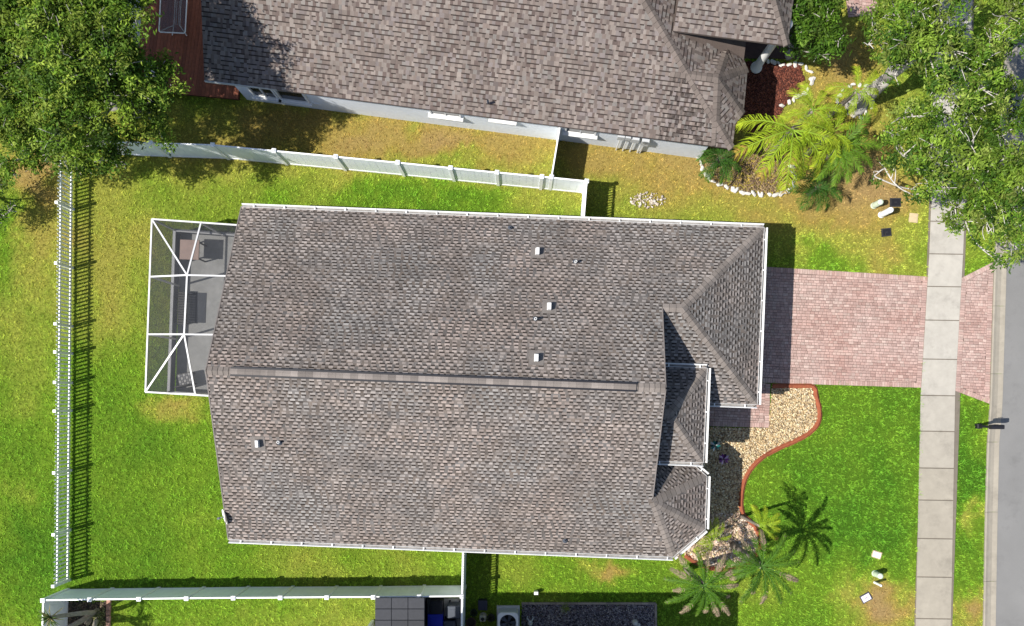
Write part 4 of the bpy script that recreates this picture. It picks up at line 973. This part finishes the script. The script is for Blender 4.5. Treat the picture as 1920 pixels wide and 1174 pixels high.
lid('lower lilac utility lid on the bare patch', 1623, 1120.5, .36, .26, .5, 'lilac', 'greyplastic')
q = P(1832, 799); root = empty('mailbox', (*q, 0), label='black post mounted mailbox at the kerb', cat='mailbox')
MB().box((*q, .52), (.10, .10, 1.04), 0, .01).build('post', M['black'], root); MB().box((q[0], q[1], .12), (.2, .2, .24), 0, .03).build('post_base', M['black'], root); MB().beam((q[0] + .03, q[1], .72), (q[0] + .3, q[1], 1.0), .05, .05).build('brace', M['black'], root)
mb = MB(); pr = [(-.09, 0), (-.09, .12)] + [(.09 * math.cos(a), .12 + .09 * math.sin(a)) for a in np.linspace(math.pi, 0, 9)[1:-1]] + [(.09, .12), (.09, 0)]
va = [(q[0] - .10, q[1] + x, 1.04 + z) for x, z in pr]; vb = [(q[0] + .42, q[1] + x, 1.04 + z) for x, z in pr]; n = len(pr)
mb.addm(va + vb, [(i, n + i, n + (i + 1) % n, (i + 1) % n) for i in range(n)] + [tuple(range(n)), tuple(range(2 * n - 1, n - 1, -1))]); bx = mb.build('box', M['black'], root)
MB().box((q[0] + .43, q[1], 1.13), (.015, .16, .17)).build('door', M['dark'], bx); MB().box((q[0] + .1, q[1] + .10, 1.2), (.18, .012, .05)).build('flag', M['dark'], bx)
# garden ornaments
def pinwheel(label, px, py, h, cols):
    q = P(px, py, h); root = empty('garden_pinwheel', (*q, 0), label=label, cat='ornament'); MB().tube([(*q, 0), (*q, h)], .008, 6).build('stake', M['dark'], root)
    for k in range(10):
        a = k * .628; mb = MB(); mb.col(cols[k % len(cols)]); c, s = math.cos(a), math.sin(a); T = lambda x, y, z: (q[0] + x * c - y * s, q[1] + x * s + y * c, h + z)
        mb.addm([T(.02, 0, 0), T(.14, -.055, .05), T(.25, -.01, .02), T(.15, .055, -.05)], [(0, 1, 2, 3)]); mb.build('petal', M['attrpaint'], root)
    MB().lathe((q[0], q[1], h - .02), [(.03, 0), (.035, .03), (.015, .05)], 10).build('hub', M['dark'], root)
pinwheel('teal and white metal flower ornament in the shaded pebbles', 1341, 836, .55, [(.02, .16, .15), (.6, .65, .62), (.01, .05, .05)]); pinwheel('purple metal flower ornament in the shaded pebbles', 1357, 861, .45, [(.16, .03, .2), (.55, .4, .6), (.04, .01, .06)])
# AC unit
q = P(953, 1158); ac = empty('air_conditioner', (*q, 0), label='outdoor air conditioner with round fan at the bottom edge', cat='air conditioner')
MB().box((q[0], q[1] + .04, .04), (.95, .95, .08), 0).build('pad', M['concrete'] if False else M['slab'], ac)
mb = MB()
for s in (-1, 1):
    mb.box((q[0] + s * .37, q[1], .44), (.05, .80, .72)); 
    mb.box((q[0], q[1] + s * .375, .44), (.688, .05, .72))
mb.build('cabinet', M['acgrey'], ac)
for k in range(9): 
    for s in (-1, 1): MB().box((q[0], q[1] + s * .405, .14 + k * .075), (.70, .012, .02)).build('louver', M['acgrey'], ac)
mb = MB(); n = 32; out = []; inn = []
for k in range(n):
    a = 2 * math.pi * k / n; c, s = math.cos(a), math.sin(a); m_ = max(abs(c), abs(s)); kk = .42 / m_; kk = min(kk, .52); out.append((q[0] + c * kk, q[1] + s * kk)); inn.append((q[0] + c * .335, q[1] + s * .335))
vv = [(*p, .80) for p in out] + [(*p, .84) for p in out] + [(*p, .84) for p in inn] + [(*p, .76) for p in inn]
mb.addm(vv, [(b * n + k, b * n + (k + 1) % n, (b + 1) * n + (k + 1) % n, (b + 1) * n + k) for b in range(3) for k in range(n)]); mb.build('top_cover', M['white'], ac)
for r in (.08, .16, .24, .31): MB().tube([(q[0] + r * math.cos(a), q[1] + r * math.sin(a), .835) for a in np.linspace(0, 2 * math.pi, 25)], .005, 5, False).build('grille_ring', M['dark'], ac)
for k in range(5):
    a = k * 1.2566; mb = MB(); c, s = math.cos(a), math.sin(a); T = lambda x, y, z: (q[0] + x * c - y * s, q[1] + x * s + y * c, z); mb.addm([T(.05, -.03, .74), T(.3, -.12, .72), T(.31, .08, .78), T(.05, .03, .77)], [(0, 1, 2, 3)]); mb.build('fan_blade', M['greyplastic'], ac)
MB().lathe((q[0], q[1], .70), [(.07, 0), (.07, .1), (.03, .12)], 14).build('fan_motor', M['dark'], ac)
MB().lathe((q[0], q[1], .10), [(.32, 0), (.32, .02)], 24).build('inner_floor', M['black'], ac)
# resin shed behind the south fence
x0, y0 = P(703, 1121, 2.1); x1 = P(796, 1121, 2.1)[0]; y1 = y0 - 1.75
sh = empty('garden_shed', ((x0 + x1) / 2, (y0 + y1) / 2, 0), label='grey panelled shed roof behind the bottom fence beside the bins', cat='shed')
MB().prism([(x0 + .12, y0 - .12), (x1 - .12, y0 - .12), (x1 - .12, y1 + .1), (x0 + .12, y1 + .1)], 0, 1.95).build('wall', M['greyplastic'], sh)
nx_, ny_ = 3, 4
for i in range(nx_):
    for j in range(ny_):
        g = random.uniform(.85, 1.15); mb = MB(); mb.col((.033 * g, .035 * g, .042 * g)); wx, wy = (x1 - x0) / nx_, (y0 - y1) / ny_; mb.box((x0 + wx * (i + .5), y0 - wy * (j + .5), 2.04 + j * .012), (wx - .012, wy - .012, .08), 0, .012); mb.build('roof_panel', M['shed'], sh)
MB().box(((x0 + x1) / 2, (y0 + y1) / 2, 1.97), (x1 - x0 - .1, y0 - y1 - .1, .04)).build('roof_frame', M['black'], sh)
q = P(692, 1180, .9); root = empty('gate_post', (*q, 0), label='short white post left of the grey shed', cat='post'); MB().box((*q, .55), (.11, .3, 1.1), 0, .01).build('shaft', M['vinyl'], root); MB().box((*q, 1.12), (.15, .34, .05), 0, .01).build('cap', M['vinyl'], root)
def wheelie(label, px, py, m, rz=0.0, w_=.52, d_=.56, h=1.0):
    q = P(px, py, h); root = empty('wheeled_bin', (*q, 0), label=label, cat='bin'); ca, sa = math.cos(rz), math.sin(rz); T = lambda x, y: (q[0] + x * ca - y * sa, q[1] + x * sa + y * ca)
    MB().box((*q, h / 2), (w_ * .86, d_ * .84, h - .08), rz, 0, 1.12).build('body', M[m], root); b = MB().box((*q, h), (w_, d_, .06), rz, .025).build('lid', M[m], root); MB().box((*T(0, 0), h + .035), (w_ * .55, d_ * .5, .012), rz, .004).build('lid_panel', M[m], b)
    MB().tube([(*T(-w_ * .3, d_ * .55), h - .03), (*T(w_ * .3, d_ * .55), h - .03)], .015, 8).build('handle', M['black'], root)
    for s in (-1, 1): a = T(s * w_ * .38, d_ * .38); MB().tube([(a[0] - .03 * ca, a[1] - .03 * sa, .1), (a[0] + .03 * ca, a[1] + .03 * sa, .1)], .1, 14).build('wheel', M['black'], root)
wheelie('black wheeled bin between the grey shed and the fence', 818, 1139, 'black'); wheelie('bright blue recycling bin beside the grey shed', 816, 1166, 'blue', 0, .62, .6)
wheelie('slate grey lidded bin touching the picket topped fence', 850, 1148, 'greyplastic', 0, .54, .5, .95)
tag(MB().prism(pts([(800, 1122), (866, 1122), (866, 1260), (800, 1260)]), 0, .03).build('utility_slab', M['slab']), kind='structure')
wheelie('dark grey bin cut by the bottom edge next to the blue bin', 843, 1176, 'greyplastic', .1, .5, .5, .8)
def pot(label, px, py, r, h, colr, plant=None):
    q = P(px, py); root = empty('plant_pot', (*q, 0), label=label, cat='pot'); mb = MB(); mb.col(colr); mb.lathe((*q, 0), [(r * .7, 0), (r * .95, h * .85), (r * 1.05, h * .86), (r * 1.05, h), (r * .9, h), (r * .85, h * .8)], 16); mb.build('vessel', M['attrpaint'], root, False)
    mb = MB(); mb.col((.03, .022, .016)); mb.lathe((*q, h * .78), [(r * .86, 0), (r * .8, .015)], 14); mb.build('soil', M['bed'], root)
    if plant:
        for k in range(9):
            a = k * .7 + random.uniform(-.2, .2); l = r * random.uniform(1, 1.7); mb = MB(); mb.col(plant); mb.addm([(q[0], q[1], h * .8), (q[0] + l * .5 * math.cos(a - .25), q[1] + l * .5 * math.sin(a - .25), h + l * .5), (q[0] + l * math.cos(a), q[1] + l * math.sin(a), h + l * .4), (q[0] + l * .5 * math.cos(a + .25), q[1] + l * .5 * math.sin(a + .25), h + l * .5)], [(0, 1, 2, 3)]); mb.build('leaf', M['palm'], root)
pot('black pot with leaves beside the ornate cream ornament', 889, 1146, .14, .3, (.015, .015, .015), (.02, .04, .015)); pot('reddish brown square pot at the foot of the white fence', 884, 1164, .2, .32, (.07, .03, .022)); pot('dark leafy pot left of the air conditioner', 921, 1155, .15, .35, (.02, .018, .016), (.035, .04, .02))
q = P(906, 1155); root = empty('garden_lantern', (*q, 0), label='cream ornate lantern among the dark pots', cat='lantern')
mb = MB(); mb.col((.42, .38, .27)); mb.lathe((*q, 0), [(.16, 0), (.16, .04), (.1, .06), (.09, .3), (.15, .34), (.13, .4), (.05, .5)], 16); mb.build('body', M['attrpaint'], root); MB().lathe((*q, .46), [(.07, 0), (.07, .06), (.02, .1)], 12).build('finial', M['black'], root)
for k in range(4): a = k * 1.57 + .78; MB().box((q[0] + .12 * math.cos(a), q[1] + .12 * math.sin(a), .42), (.04, .04, .06), a).build('knob', M['stucco2'], root)
q = P(905, 1135, .4); root = empty('storage_box', (*q, 0), label='small navy storage box in the shade beside the air conditioner', cat='box'); mb = MB(); mb.col((.012, .014, .03)); mb.box((*q, .19), (.33, .36, .38), 0, 0, 1.05); mb.build('body', M['attrpaint'], root); mb = MB(); mb.col((.014, .016, .034)); mb.box((*q, .40), (.38, .41, .05), 0, .012); mb.build('lid', M['attrpaint'], root)
# statues and small bits in the gravel
q = P(994, 1167); root = empty('frog_statue', (*q, 0), label='small pale frog statue on the dark gravel', cat='statue')
mb = MB(); mb.lathe((*q, .02), [(.05, 0), (.095, .04), (.11, .12), (.08, .22), (.05, .28)], 14); mb.build('body', M['acgrey'], root, True); MB().lathe((q[0], q[1] + .08, .2), [(.03, 0), (.075, .04), (.07, .1), (.03, .14)], 12).build('head', M['acgrey'], root, True)
for s in (-1, 1): MB().tube([(q[0] + s * .06, q[1] + .1, .15), (q[0] + s * .13, q[1] + .2, .08), (q[0] + s * .10, q[1] + .27, .03)], [.03, .025, .02], 8).build('leg', M['acgrey'], root)
q = P(1190, 1166); root = empty('stone_figure', (*q, 0), label='weathered grey stone figure at the right end of the gravel strip', cat='statue'); MB().lathe((*q, 0), [(.13, 0), (.12, .1), (.10, .22), (.05, .3)], 14).build('body', M['slab'], root, True); MB().lathe((q[0] - .02, q[1] + .04, .27), [(.03, 0), (.085, .05), (.08, .13), (.03, .17)], 12).build('head', M['slab'], root, True); MB().lathe((q[0] + .14, q[1] - .12, 0), [(.1, 0), (.09, .08), (.04, .13)], 12).build('base_rock', M['slab'], root, True)
q = P(1005, 1109); root = empty('utility_marker', (*q, 0), label='tiny white marker box in the grass above the gravel strip', cat='marker'); MB().box((*q, .16), (.15, .11, .32), 0, .01).build('box', M['white'], root); MB().box((*q, .335), (.17, .13, .03), 0, .008).build('lid', M['white'], root)

# ------------------------------------------------------------------ trees
def limb(mb, a, b, r0, r1, bend=.15, n=6):
    a = Vector(a); b = Vector(b); L = (b - a).length; k = Vector((random.uniform(-1, 1), random.uniform(-1, 1), random.uniform(-.3, .8))) * L * bend
    path = [a.lerp(b, t) + k * math.sin(math.pi * t) for t in np.linspace(0, 1, n)]
    mb.tube(path, [r0 + (r1 - r0) * t for t in np.linspace(0, 1, n)], 7); return path
def foliage(blobs, dens, leaf, cols, zflat=.72, spread=.17, per=42, loose=0.06):
    Vs = []; Cs = []
    cols = np.array(cols)
    for (x, y, z, r) in blobs:
        m = int(dens * r * r); d = np.random.normal(size=(m, 3)); d[:, 2] = np.abs(d[:, 2]) * np.where(np.random.rand(m) < .82, 1, -.6); d /= np.linalg.norm(d, axis=1)[:, None]
        rad = r * (np.random.uniform(.35, 1.08, m) ** .55); cc = np.array((x, y, z)) + d * rad[:, None] * np.array((1, 1, zflat))
        cb = np.random.uniform(.5, 1.3, (m, 1)); ci = np.random.randint(0, len(cols), m)
        for k in range(m):
            n = int(per * random.uniform(.6, 1.3)); p = cc[k] + np.random.normal(size=(n, 3)) * np.array((spread, spread, spread * .55))
            nrm = np.random.normal(size=(n, 3)) * .75 + np.array((0, 0, .9)) + d[k] * .35; nrm /= np.linalg.norm(nrm, axis=1)[:, None]
            t = np.cross(nrm, np.random.normal(size=(n, 3))); t /= np.linalg.norm(t, axis=1)[:, None]; b = np.cross(nrm, t)
            l = leaf * np.random.uniform(.6, 1.25, (n, 1)); wd = l * .36
            q = np.stack([p - t * l, p + b * wd + nrm * l * .12, p + t * l, p - b * wd + nrm * l * .12], 1); Vs.append(q.reshape(-1, 3))
            c = cols[ci[k]] * cb[k] * np.random.uniform(.75, 1.3, (n, 1)); Cs.append(np.repeat(c, 4, 0))
    V = np.concatenate(Vs); Cc = np.concatenate(Cs); Fc = np.arange(len(V)).reshape(-1, 4); return V, Fc, Cc
def tree(name, label, cat, base_px, blobs_px, h0, r0, cols, dens=46, leaf=.075, barkc=(.30, .28, .25), twigs=7, lean=None, per=42, spread=.17):
    B = []
    for x, y, z, r in blobs_px:
        q = P(x, y, z); B.append((*q, z, r * .78))
        for k in range(3 if r > .7 else 1):
            a = random.uniform(0, 6.28); B.append((q[0] + r * .72 * math.cos(a), q[1] + r * .72 * math.sin(a), z + random.uniform(-.9, .35) * r, r * random.uniform(.34, .52)))
    q = P(*base_px); root = empty(name, (*q, 0), label=label, cat=cat)
    mb = MB(); mb.col(barkc); fork = Vector((q[0] + random.uniform(-.2, .2), q[1] + random.uniform(-.2, .2), h0))
    limb(mb, (*q, -.1), fork, r0 * 1.25, r0 * .8, .06)
    mb.lathe((*q, -.05), [(r0 * 1.9, 0), (r0 * 1.45, .12), (r0 * 1.2, .4)], 10)
    t = mb.build('trunk', M['bark'], root, True)
    order = sorted(B, key=lambda b: -b[3]); net = []
    for n_, (x, y, z, r) in enumerate(order):
        tgt = Vector((x, y, z - r * .15)); mb = MB(); g = random.uniform(.85, 1.2); mb.col(tuple(c * g for c in barkc))
        if n_ < 3: st, ra = fork, r0 * .62
        else:
            st, ra = min(net, key=lambda q: (q[0] - tgt).length + (0 if q[0].z < tgt.z else 1.5)); ra = max(.03, ra * .8)
        path = limb(mb, st, tgt, ra, max(.02, ra * .3), .14, 8)
        net += [(p, ra * (1 - .7 * k / 7)) for k, p in enumerate(path) if k > 1]
        for k in range(twigs if r > .7 else 3):
            p0 = path[random.randint(4, 7)]; d = Vector((random.uniform(-1, 1), random.uniform(-1, 1), random.uniform(-.1, .8))).normalized(); limb(mb, p0, Vector((x, y, z)) + d * r * .95, .022, .008, .12, 5)
        mb.build('limb', M['bark'], root, True)
    V, Fc, Cc = foliage(B, dens, leaf, cols, per=per, spread=spread); link('crown', mesh_np('crown', V, Fc, Cc, M['leaf']), root)
    return root
OAKL = [(.070, .140, .014), (.115, .205, .020), (.185, .275, .030), (.05, .10, .011), (.21, .28, .04)]
OAKR = [(.080, .16, .016), (.125, .215, .022), (.18, .275, .034), (.045, .10, .012), (.215, .28, .055)]
tree('oak_tree', 'large dark oak filling the top left corner over the fences', 'tree', (215, 190),
     [(40, 20, 6.6, 1.7), (130, 10, 7.2, 1.8), (215, 40, 7.0, 1.5), (30, 110, 6.4, 1.6), (120, 100, 7.4, 1.9), (200, 115, 7.2, 1.6), (262, 150, 6.4, 1.15), (40, 195, 5.6, 1.5), (120, 200, 6.2, 1.7), (200, 205, 6.2, 1.5), (272, 215, 5.4, 1.0), (120, 285, 4.6, 1.0), (200, 265, 5.0, 1.0), (60, 260, 4.8, 1.0), (-60, 60, 6.0, 1.8), (-50, 190, 5.6, 1.6), (-130, -90, 7, 1.9), (-130, 20, 7.2, 1.9), (-40, -110, 7.2, 1.8), (-210, -30, 6.6, 1.8), (-130, 110, 6.6, 1.8), (-40, -20, 7, 1.7), (60, -70, 7.0, 1.8), (180, -60, 7.2, 1.7), (150, 315, 3.7, .55), (12, 300, 3.8, .6), (62, 290, 3.4, .75), (112, 298, 3.2, .7), (165, 295, 3.4, .65), (-15, 320, 3.4, .5), (225, 290, 3.6, .5)],
     2.6, .26, OAKL, dens=42, leaf=.08, per=44, spread=.13)
tree('oak_tree', 'spreading oak with pale limbs rising from the stone ring', 'tree', (1606, 196),
     [(1650, 80, 5.4, .65), (1640, 42, 5.4, .5), (1668, 112, 5.4, .45), (1700, 45, 6.4, 1.25), (1765, 20, 7.0, 1.4), (1695, 115, 6.0, .75), (1745, 100, 6.6, 1.15), (1800, 110, 7.2, 1.2), (1850, 160, 7.0, 1.0), (1785, 185, 6.6, 1.1), (1735, 215, 5.6, .8), (1720, -60, 7, 1.5)], 2.4, .30, OAKR, dens=34, leaf=.082, per=42, spread=.13, barkc=(.36, .34, .31))
tree('oak_tree', 'bushy street tree overhanging the sidewalk end on the right', 'tree', (1755, 330),
     [(1685, 280, 4.6, .85), (1660, 315, 3.6, .45), (1745, 290, 5.4, 1.0), (1815, 280, 5.8, 1.15), (1880, 300, 6.0, 1.2), (1765, 350, 4.6, .95), (1840, 355, 5.4, 1.2), (1895, 395, 5.2, 1.1), (1795, 405, 4.2, .75), (1855, 435, 4.8, .95), (1902, 462, 4.8, .75), (1935, 330, 6, 1.2), (1715, 365, 3.6, .5), (1700, 240, 4.6, .5)], 1.8, .2, OAKR, dens=35, leaf=.082, per=42, spread=.13, barkc=(.38, .36, .33))
tree('oak_tree', 'leafy tree in the top right corner beside the road', 'tree', (1840, 105), [(1895, 25, 6.2, 1.1), (1935, 70, 6.2, 1.2), (1920, -10, 6.4, 1.2), (1912, 190, 5.5, .8), (1925, 240, 5.5, .9)], 2.2, .2, OAKR, dens=34, leaf=.082, per=42, spread=.13, barkc=(.36, .34, .31))
tree('round_tree', 'small round green tree beside the neighbour porch roof', 'tree', (1478, 105), [(1520, 20, 3.6, 1.05), (1550, 62, 3.4, .75), (1500, 55, 3.4, .75), (1545, 5, 3.6, .9), (1530, 98, 3.0, .5), (1485, 10, 3.5, .6)], 1.5, .12, [(.06, .13, .012), (.09, .17, .016), (.045, .10, .012), (.12, .20, .03)], dens=62, leaf=.085, per=36, spread=.12)
tree('broadleaf_tree', 'low dark leafy tree poking in at the left border', 'tree', (-28, 372), [(-22, 362, 1.7, .6), (8, 345, 1.6, .34), (24, 385, 1.4, .3), (4, 405, 1.4, .4), (-12, 320, 1.8, .4), (-50, 390, 1.8, .6)], .6, .07, [(.03, .075, .01), (.045, .10, .012), (.07, .13, .02)], dens=60, leaf=.07, twigs=2)

# ------------------------------------------------------------------ palms
def frond_mesh(L, wl, n, droop, c_in, c_tip, brown=0.0, up=.55, stiff=.5, wl_w=.0055):
    """one feather frond along +x, base at origin, arching over"""
    mb = MB(); N = 14; rach = []; an = up
    x = z = 0.0
    for k in range(N + 1):
        rach.append(Vector((x, 0, z))); x += L / N * math.cos(an); z += L / N * math.sin(an); an -= droop / N
    c_in = np.array(c_in); c_tip = np.array(c_tip); br = np.array((.34, .26, .18)) if c_in[0] < .15 else np.array((.50, .36, .08))
    mb.col(tuple(c_in * 1.15 + .02)); mb.tube(rach, [.022 * (1 - .8 * k / N) * L / 1.6 for k in range(N + 1)], 5)
    for k in range(n):
        t = .14 + .86 * k / (n - 1); f = t * N; i = min(int(f), N - 1); p = rach[i].lerp(rach[i + 1], f - i); tang = (rach[i + 1] - rach[i]).normalized()
        ln = wl * (math.sin(math.pi * (.16 + .76 * t)) ** .7) * random.uniform(.7, 1.12)
        col = c_in + (c_tip - c_in) * t
        if brown > 0 and random.random() < (t - (1 - brown) + .08) / .3: col = br * random.uniform(.55, 1.2)
        for s in (-1, 1):
            aa = math.radians(random.uniform(36, 62)) * (1 - .22 * t); d = (tang * math.cos(aa) + Vector((0, s, 0)) * math.sin(aa) + Vector((0, 0, random.uniform(.05, .28)))).normalized()
            q1 = p + d * ln * .55; q2 = p + d * ln + Vector((0, 0, -ln * stiff * random.uniform(.6, 1.2))); sd = d.cross(Vector((0, 0, 1))).normalized() * wl_w
            mb.col(tuple(col * random.uniform(.55, 1.3))); mb.addm([p - sd * .5, p + sd * .5, q1 + sd, q2, q1 - sd], [(0, 1, 2, 4), (4, 2, 3)])
    return mb.mesh('frond', M['palm'])
def palm(label, px, py, z, L, nf, style, tr=.1, trunkc=(.22, .19, .16), start=0.0, spread=6.283, cat='palm', name='palm_tree', lean=(0, 0)):
    q = P(px, py, z); b0 = (q[0] + lean[0], q[1] + lean[1]); root = empty(name, (*b0, 0), label=label, cat=cat)
    mb = MB(); mb.col(trunkc); pth = [Vector((*b0, -.05)).lerp(Vector((*q, z)), t) for t in np.linspace(0, 1, 9)]
    mb.tube(pth, [tr * (1.25 - .35 * t + (.06 if k % 2 else 0)) for k, t in enumerate(np.linspace(0, 1, 9))], 10); mb.build('trunk', M['bark'], root, True)
    for k in range(nf):
        me = random.choice(style); o = link('frond', me); o.parent = root; o.matrix_parent_inverse = Matrix.Translation(root.location).inverted(); o.location = (q[0], q[1], z - .03 + .02 * (k % 3)); s = L * random.uniform(.85, 1.12)
        o.scale = (s, s, s); inner = k % 4 == 3; o.rotation_euler = (random.uniform(-.25, .25), (random.uniform(-.5, -.2) if inner else random.uniform(-.12, .22)), start + spread * (k + random.uniform(-.3, .3)) / nf)
    return root
YG = ((.22, .34, .018), (.38, .46, .03)); GR = ((.08, .17, .014), (.14, .25, .022)); DG = ((.034, .10, .012), (.065, .155, .018))
yel = [frond_mesh(1, .25, 46, random.uniform(1.2, 1.9), *YG, up=random.uniform(.3, .6), stiff=.8, wl_w=.0066, brown=random.choice((0, 0, .12, .25))) for _ in range(7)]
grn = [frond_mesh(1, .26, 34, 1.3, *GR, up=.5, stiff=.35, wl_w=.0095) for _ in range(3)]
tipd = [frond_mesh(1, .15, 46, random.uniform(1.0, 1.6), (.055, .145, .010), (.10, .19, .018), brown=b, up=.4, stiff=.5, wl_w=.008) for b in (.55, .45, .3, .05)]
drk = [frond_mesh(1, .30, 24, 1.7, *DG, up=.6, stiff=.45, wl_w=.011) for _ in range(3)]
palm('tall yellow green palm with the longest fronds over the stone edged bed', 1487, 244, 3.2, 2.35, 7, yel, .11, start=3.0, spread=3.6)
palm('yellow green palm in the middle of the neighbour palm cluster', 1524, 206, 3.3, 1.5, 7, yel, .1)
palm('yellow green palm with fronds hanging towards the sidewalk', 1560, 248, 3.0, 1.65, 7, yel, .1, start=.4)
palm('yellow green palm closest to the oak trunk ring', 1606, 170, 3.0, 1.25, 7, yel, .09)
palm('thin green palm between the yellow palms and the oak', 1575, 275, 2.6, 1.5, 8, grn, .06, start=4.2, spread=3.4)
palm('dark green low palm against the neighbour house corner', 1348, 298, 1.1, 1.05, 13, drk, .09)
palm('dark green arching palm below the palm cluster in open lawn', 1532, 352, 1.0, 1.15, 12, drk, .08)
palm('front palm with brown tipped fronds at the bottom edge', 1320, 1098, 3.3, 1.5, 17, tipd, .12)
palm('front palm with brown tipped fronds right of the terracotta curbing', 1428, 1062, 3.7, 1.55, 17, tipd, .12, lean=(-.15, .15))
palm('yellow palm leaning over the curbing above the brown tipped palms', 1424, 986, 2.7, .95, 8, yel, .06, start=-1.2, spread=3.6)
palm('sparse yellow palm at the house corner in the rock bed', 1338, 1012, 1.6, .95, 8, yel, .05, start=.3, spread=4.5)
# yucca in the bottom left corner
yl = []
for k in range(3):
    mb = MB()
    for j in range(46):
        a = random.uniform(0, 6.28); e = random.uniform(-.3, 1.4); l = random.uniform(.35, .6); d = Vector((math.cos(a) * math.cos(e), math.sin(a) * math.cos(e), math.sin(e))); s = d.cross(Vector((0, 0, 1.01))).normalized() * .022; g = random.uniform(.7, 1.3)
        mb.col((.07 * g, .11 * g, .03 * g) if random.random() < .8 else (.25 * g, .22 * g, .1 * g)); m_ = d * l * .5 + Vector((0, 0, .03)); mb.addm([-s * .6, s * .6, m_ + s, d * l + Vector((0, 0, -.06)), m_ - s], [(0, 1, 2, 4), (4, 2, 3)])
    yl.append(mb.mesh('leaf_rosette', M['palm']))
b = P(176, 1150); root = empty('yucca', (*b, 0), label='multi stemmed yucca in the bottom left corner', cat='yucca')
for (px, py, z, r) in ((95, 1158, 2.9, .075), (60, 1200, 3.4, .08), (120, 1215, 2.4, .08), (165, 1230, 1.9, .07)):
    q = P3(px, py, z); mb = MB(); mb.col((.25, .225, .19)); limb(mb, (b[0] + random.uniform(-.2, .2), b[1] + random.uniform(-.2, .15), 0), q, r * 1.5, r, .08, 9); mb.build('stem', M['bark'], root, True)
    o = link('leaf_rosette', random.choice(yl)); o.location = q; o.scale = (1.15,) * 3; o.rotation_euler = (0, 0, random.uniform(0, 6)); bpy_parent(o, root)
for px, py in ((189, 1152), (192, 1168)):
    q = P(px, py); sroot = empty('small_shrub', (*q, 0), label='pale leafy shrub between the yucca and the edging bricks' if py < 1160 else 'lower pale shrub beside the edging bricks at the bottom edge', cat='shrub'); V, Fc, Cc = foliage([(*q, .25, .25)], 260, .05, [(.16, .19, .06), (.24, .25, .10), (.09, .12, .04)], per=22, spread=.08); link('foliage', mesh_np('foliage', V, Fc, Cc, M['leaf']), sroot)
    mb = MB(); mb.col((.2, .16, .12)); mb.tube([(*q, 0), (q[0] + .02, q[1], .3)], [.02, .01], 6); mb.build('stem', M['bark'], sroot)
q = P(1060, 1138); root = empty('grass_plant', (*q, 0), label='spiky yellow green plant at the edge of the dark gravel', cat='plant')
for k in range(18):
    a = k * .35 + random.uniform(-.1, .1); l = random.uniform(.28, .45); e = random.uniform(.3, 1.1); d = Vector((math.cos(a) * math.cos(e), math.sin(a) * math.cos(e), math.sin(e))); s = d.cross(Vector((0, 0, 1.01))).normalized() * .012; mb = MB(); mb.col((.2, .25, .06)); Q = Vector((*q, .02)); m_ = Q + d * l * .6; mb.addm([Q - s, Q + s, m_ + s, Q + d * l + Vector((0, 0, -.08)), m_ - s], [(0, 1, 2, 4), (4, 2, 3)]); mb.build('blade', M['palm'], root)

# ------------------------------------------------------------------ the lawn's grass
def grass():
    x0, x1, y0, y1 = -24.5, 21.5, -12.5, 19; dens = 240; n = int((x1 - x0) * (y1 - y0) * dens)
    X = np.random.uniform(x0, x1, n); Y = np.random.uniform(y0, y1, n); k = np.ones(n, bool)
    for e in EXC: k &= ~inpoly(X, Y, e)
    X, Y = X[k], Y[k]; n = len(X); c, d = lawn(X, Y)
    keep = np.random.rand(n) > np.clip((d - .55) * 1.0, 0, .55); X, Y, c, d = X[keep], Y[keep], c[keep], d[keep]; n = len(X); nb_ = 4
    tu = vnoise(X, Y, 11, .105) * .55 + vnoise(X, Y, 12, .06) * .45; tu = np.clip((tu - .28) / .44, 0, 1); hgt_ = np.random.uniform(.025, .06, n) * (1.1 - .45 * d) * (.55 + 1.3 * tu); g = np.clip(np.random.uniform(.62, 1.35, n) * (.48 + .82 * tu), .2, 1.3)[:, None]; tint = np.random.uniform(-.10, .10, (n, 1)) * np.array((1, 0, 0)) 
    Vs = []; Cs = []
    for b in range(nb_):
        a = np.random.uniform(0, 6.283, n); ox = X + np.random.normal(0, .022, n); oy = Y + np.random.normal(0, .022, n); l = hgt_ * np.random.uniform(.7, 1.3, n); le = np.random.uniform(.5, 1.5, n) * l; wd = np.random.uniform(.007, .014, n)
        bx, by = -np.sin(a) * wd, np.cos(a) * wd
        v = np.stack([np.stack([ox - bx, oy - by, np.zeros(n)], -1), np.stack([ox + bx, oy + by, np.zeros(n)], -1), np.stack([ox + np.cos(a) * le, oy + np.sin(a) * le, l], -1)], 1); Vs.append(v.reshape(-1, 3))
        cc = c * g * np.random.uniform(.7, 1.35, (n, 1)) * (1 + tint) + np.clip(g - 1, 0, 1) * np.array((.05, .05, .02)); Cs.append(np.repeat(np.clip(cc, 0, 1), 3, 0))
    V = np.concatenate(Vs); Cc = np.concatenate(Cs); return mesh_np('grass', V, np.arange(len(V)).reshape(-1, 3), Cc, M['grass'])
tag(link('grass', grass()), 'short lawn grass around the houses', 'grass', kind='stuff')
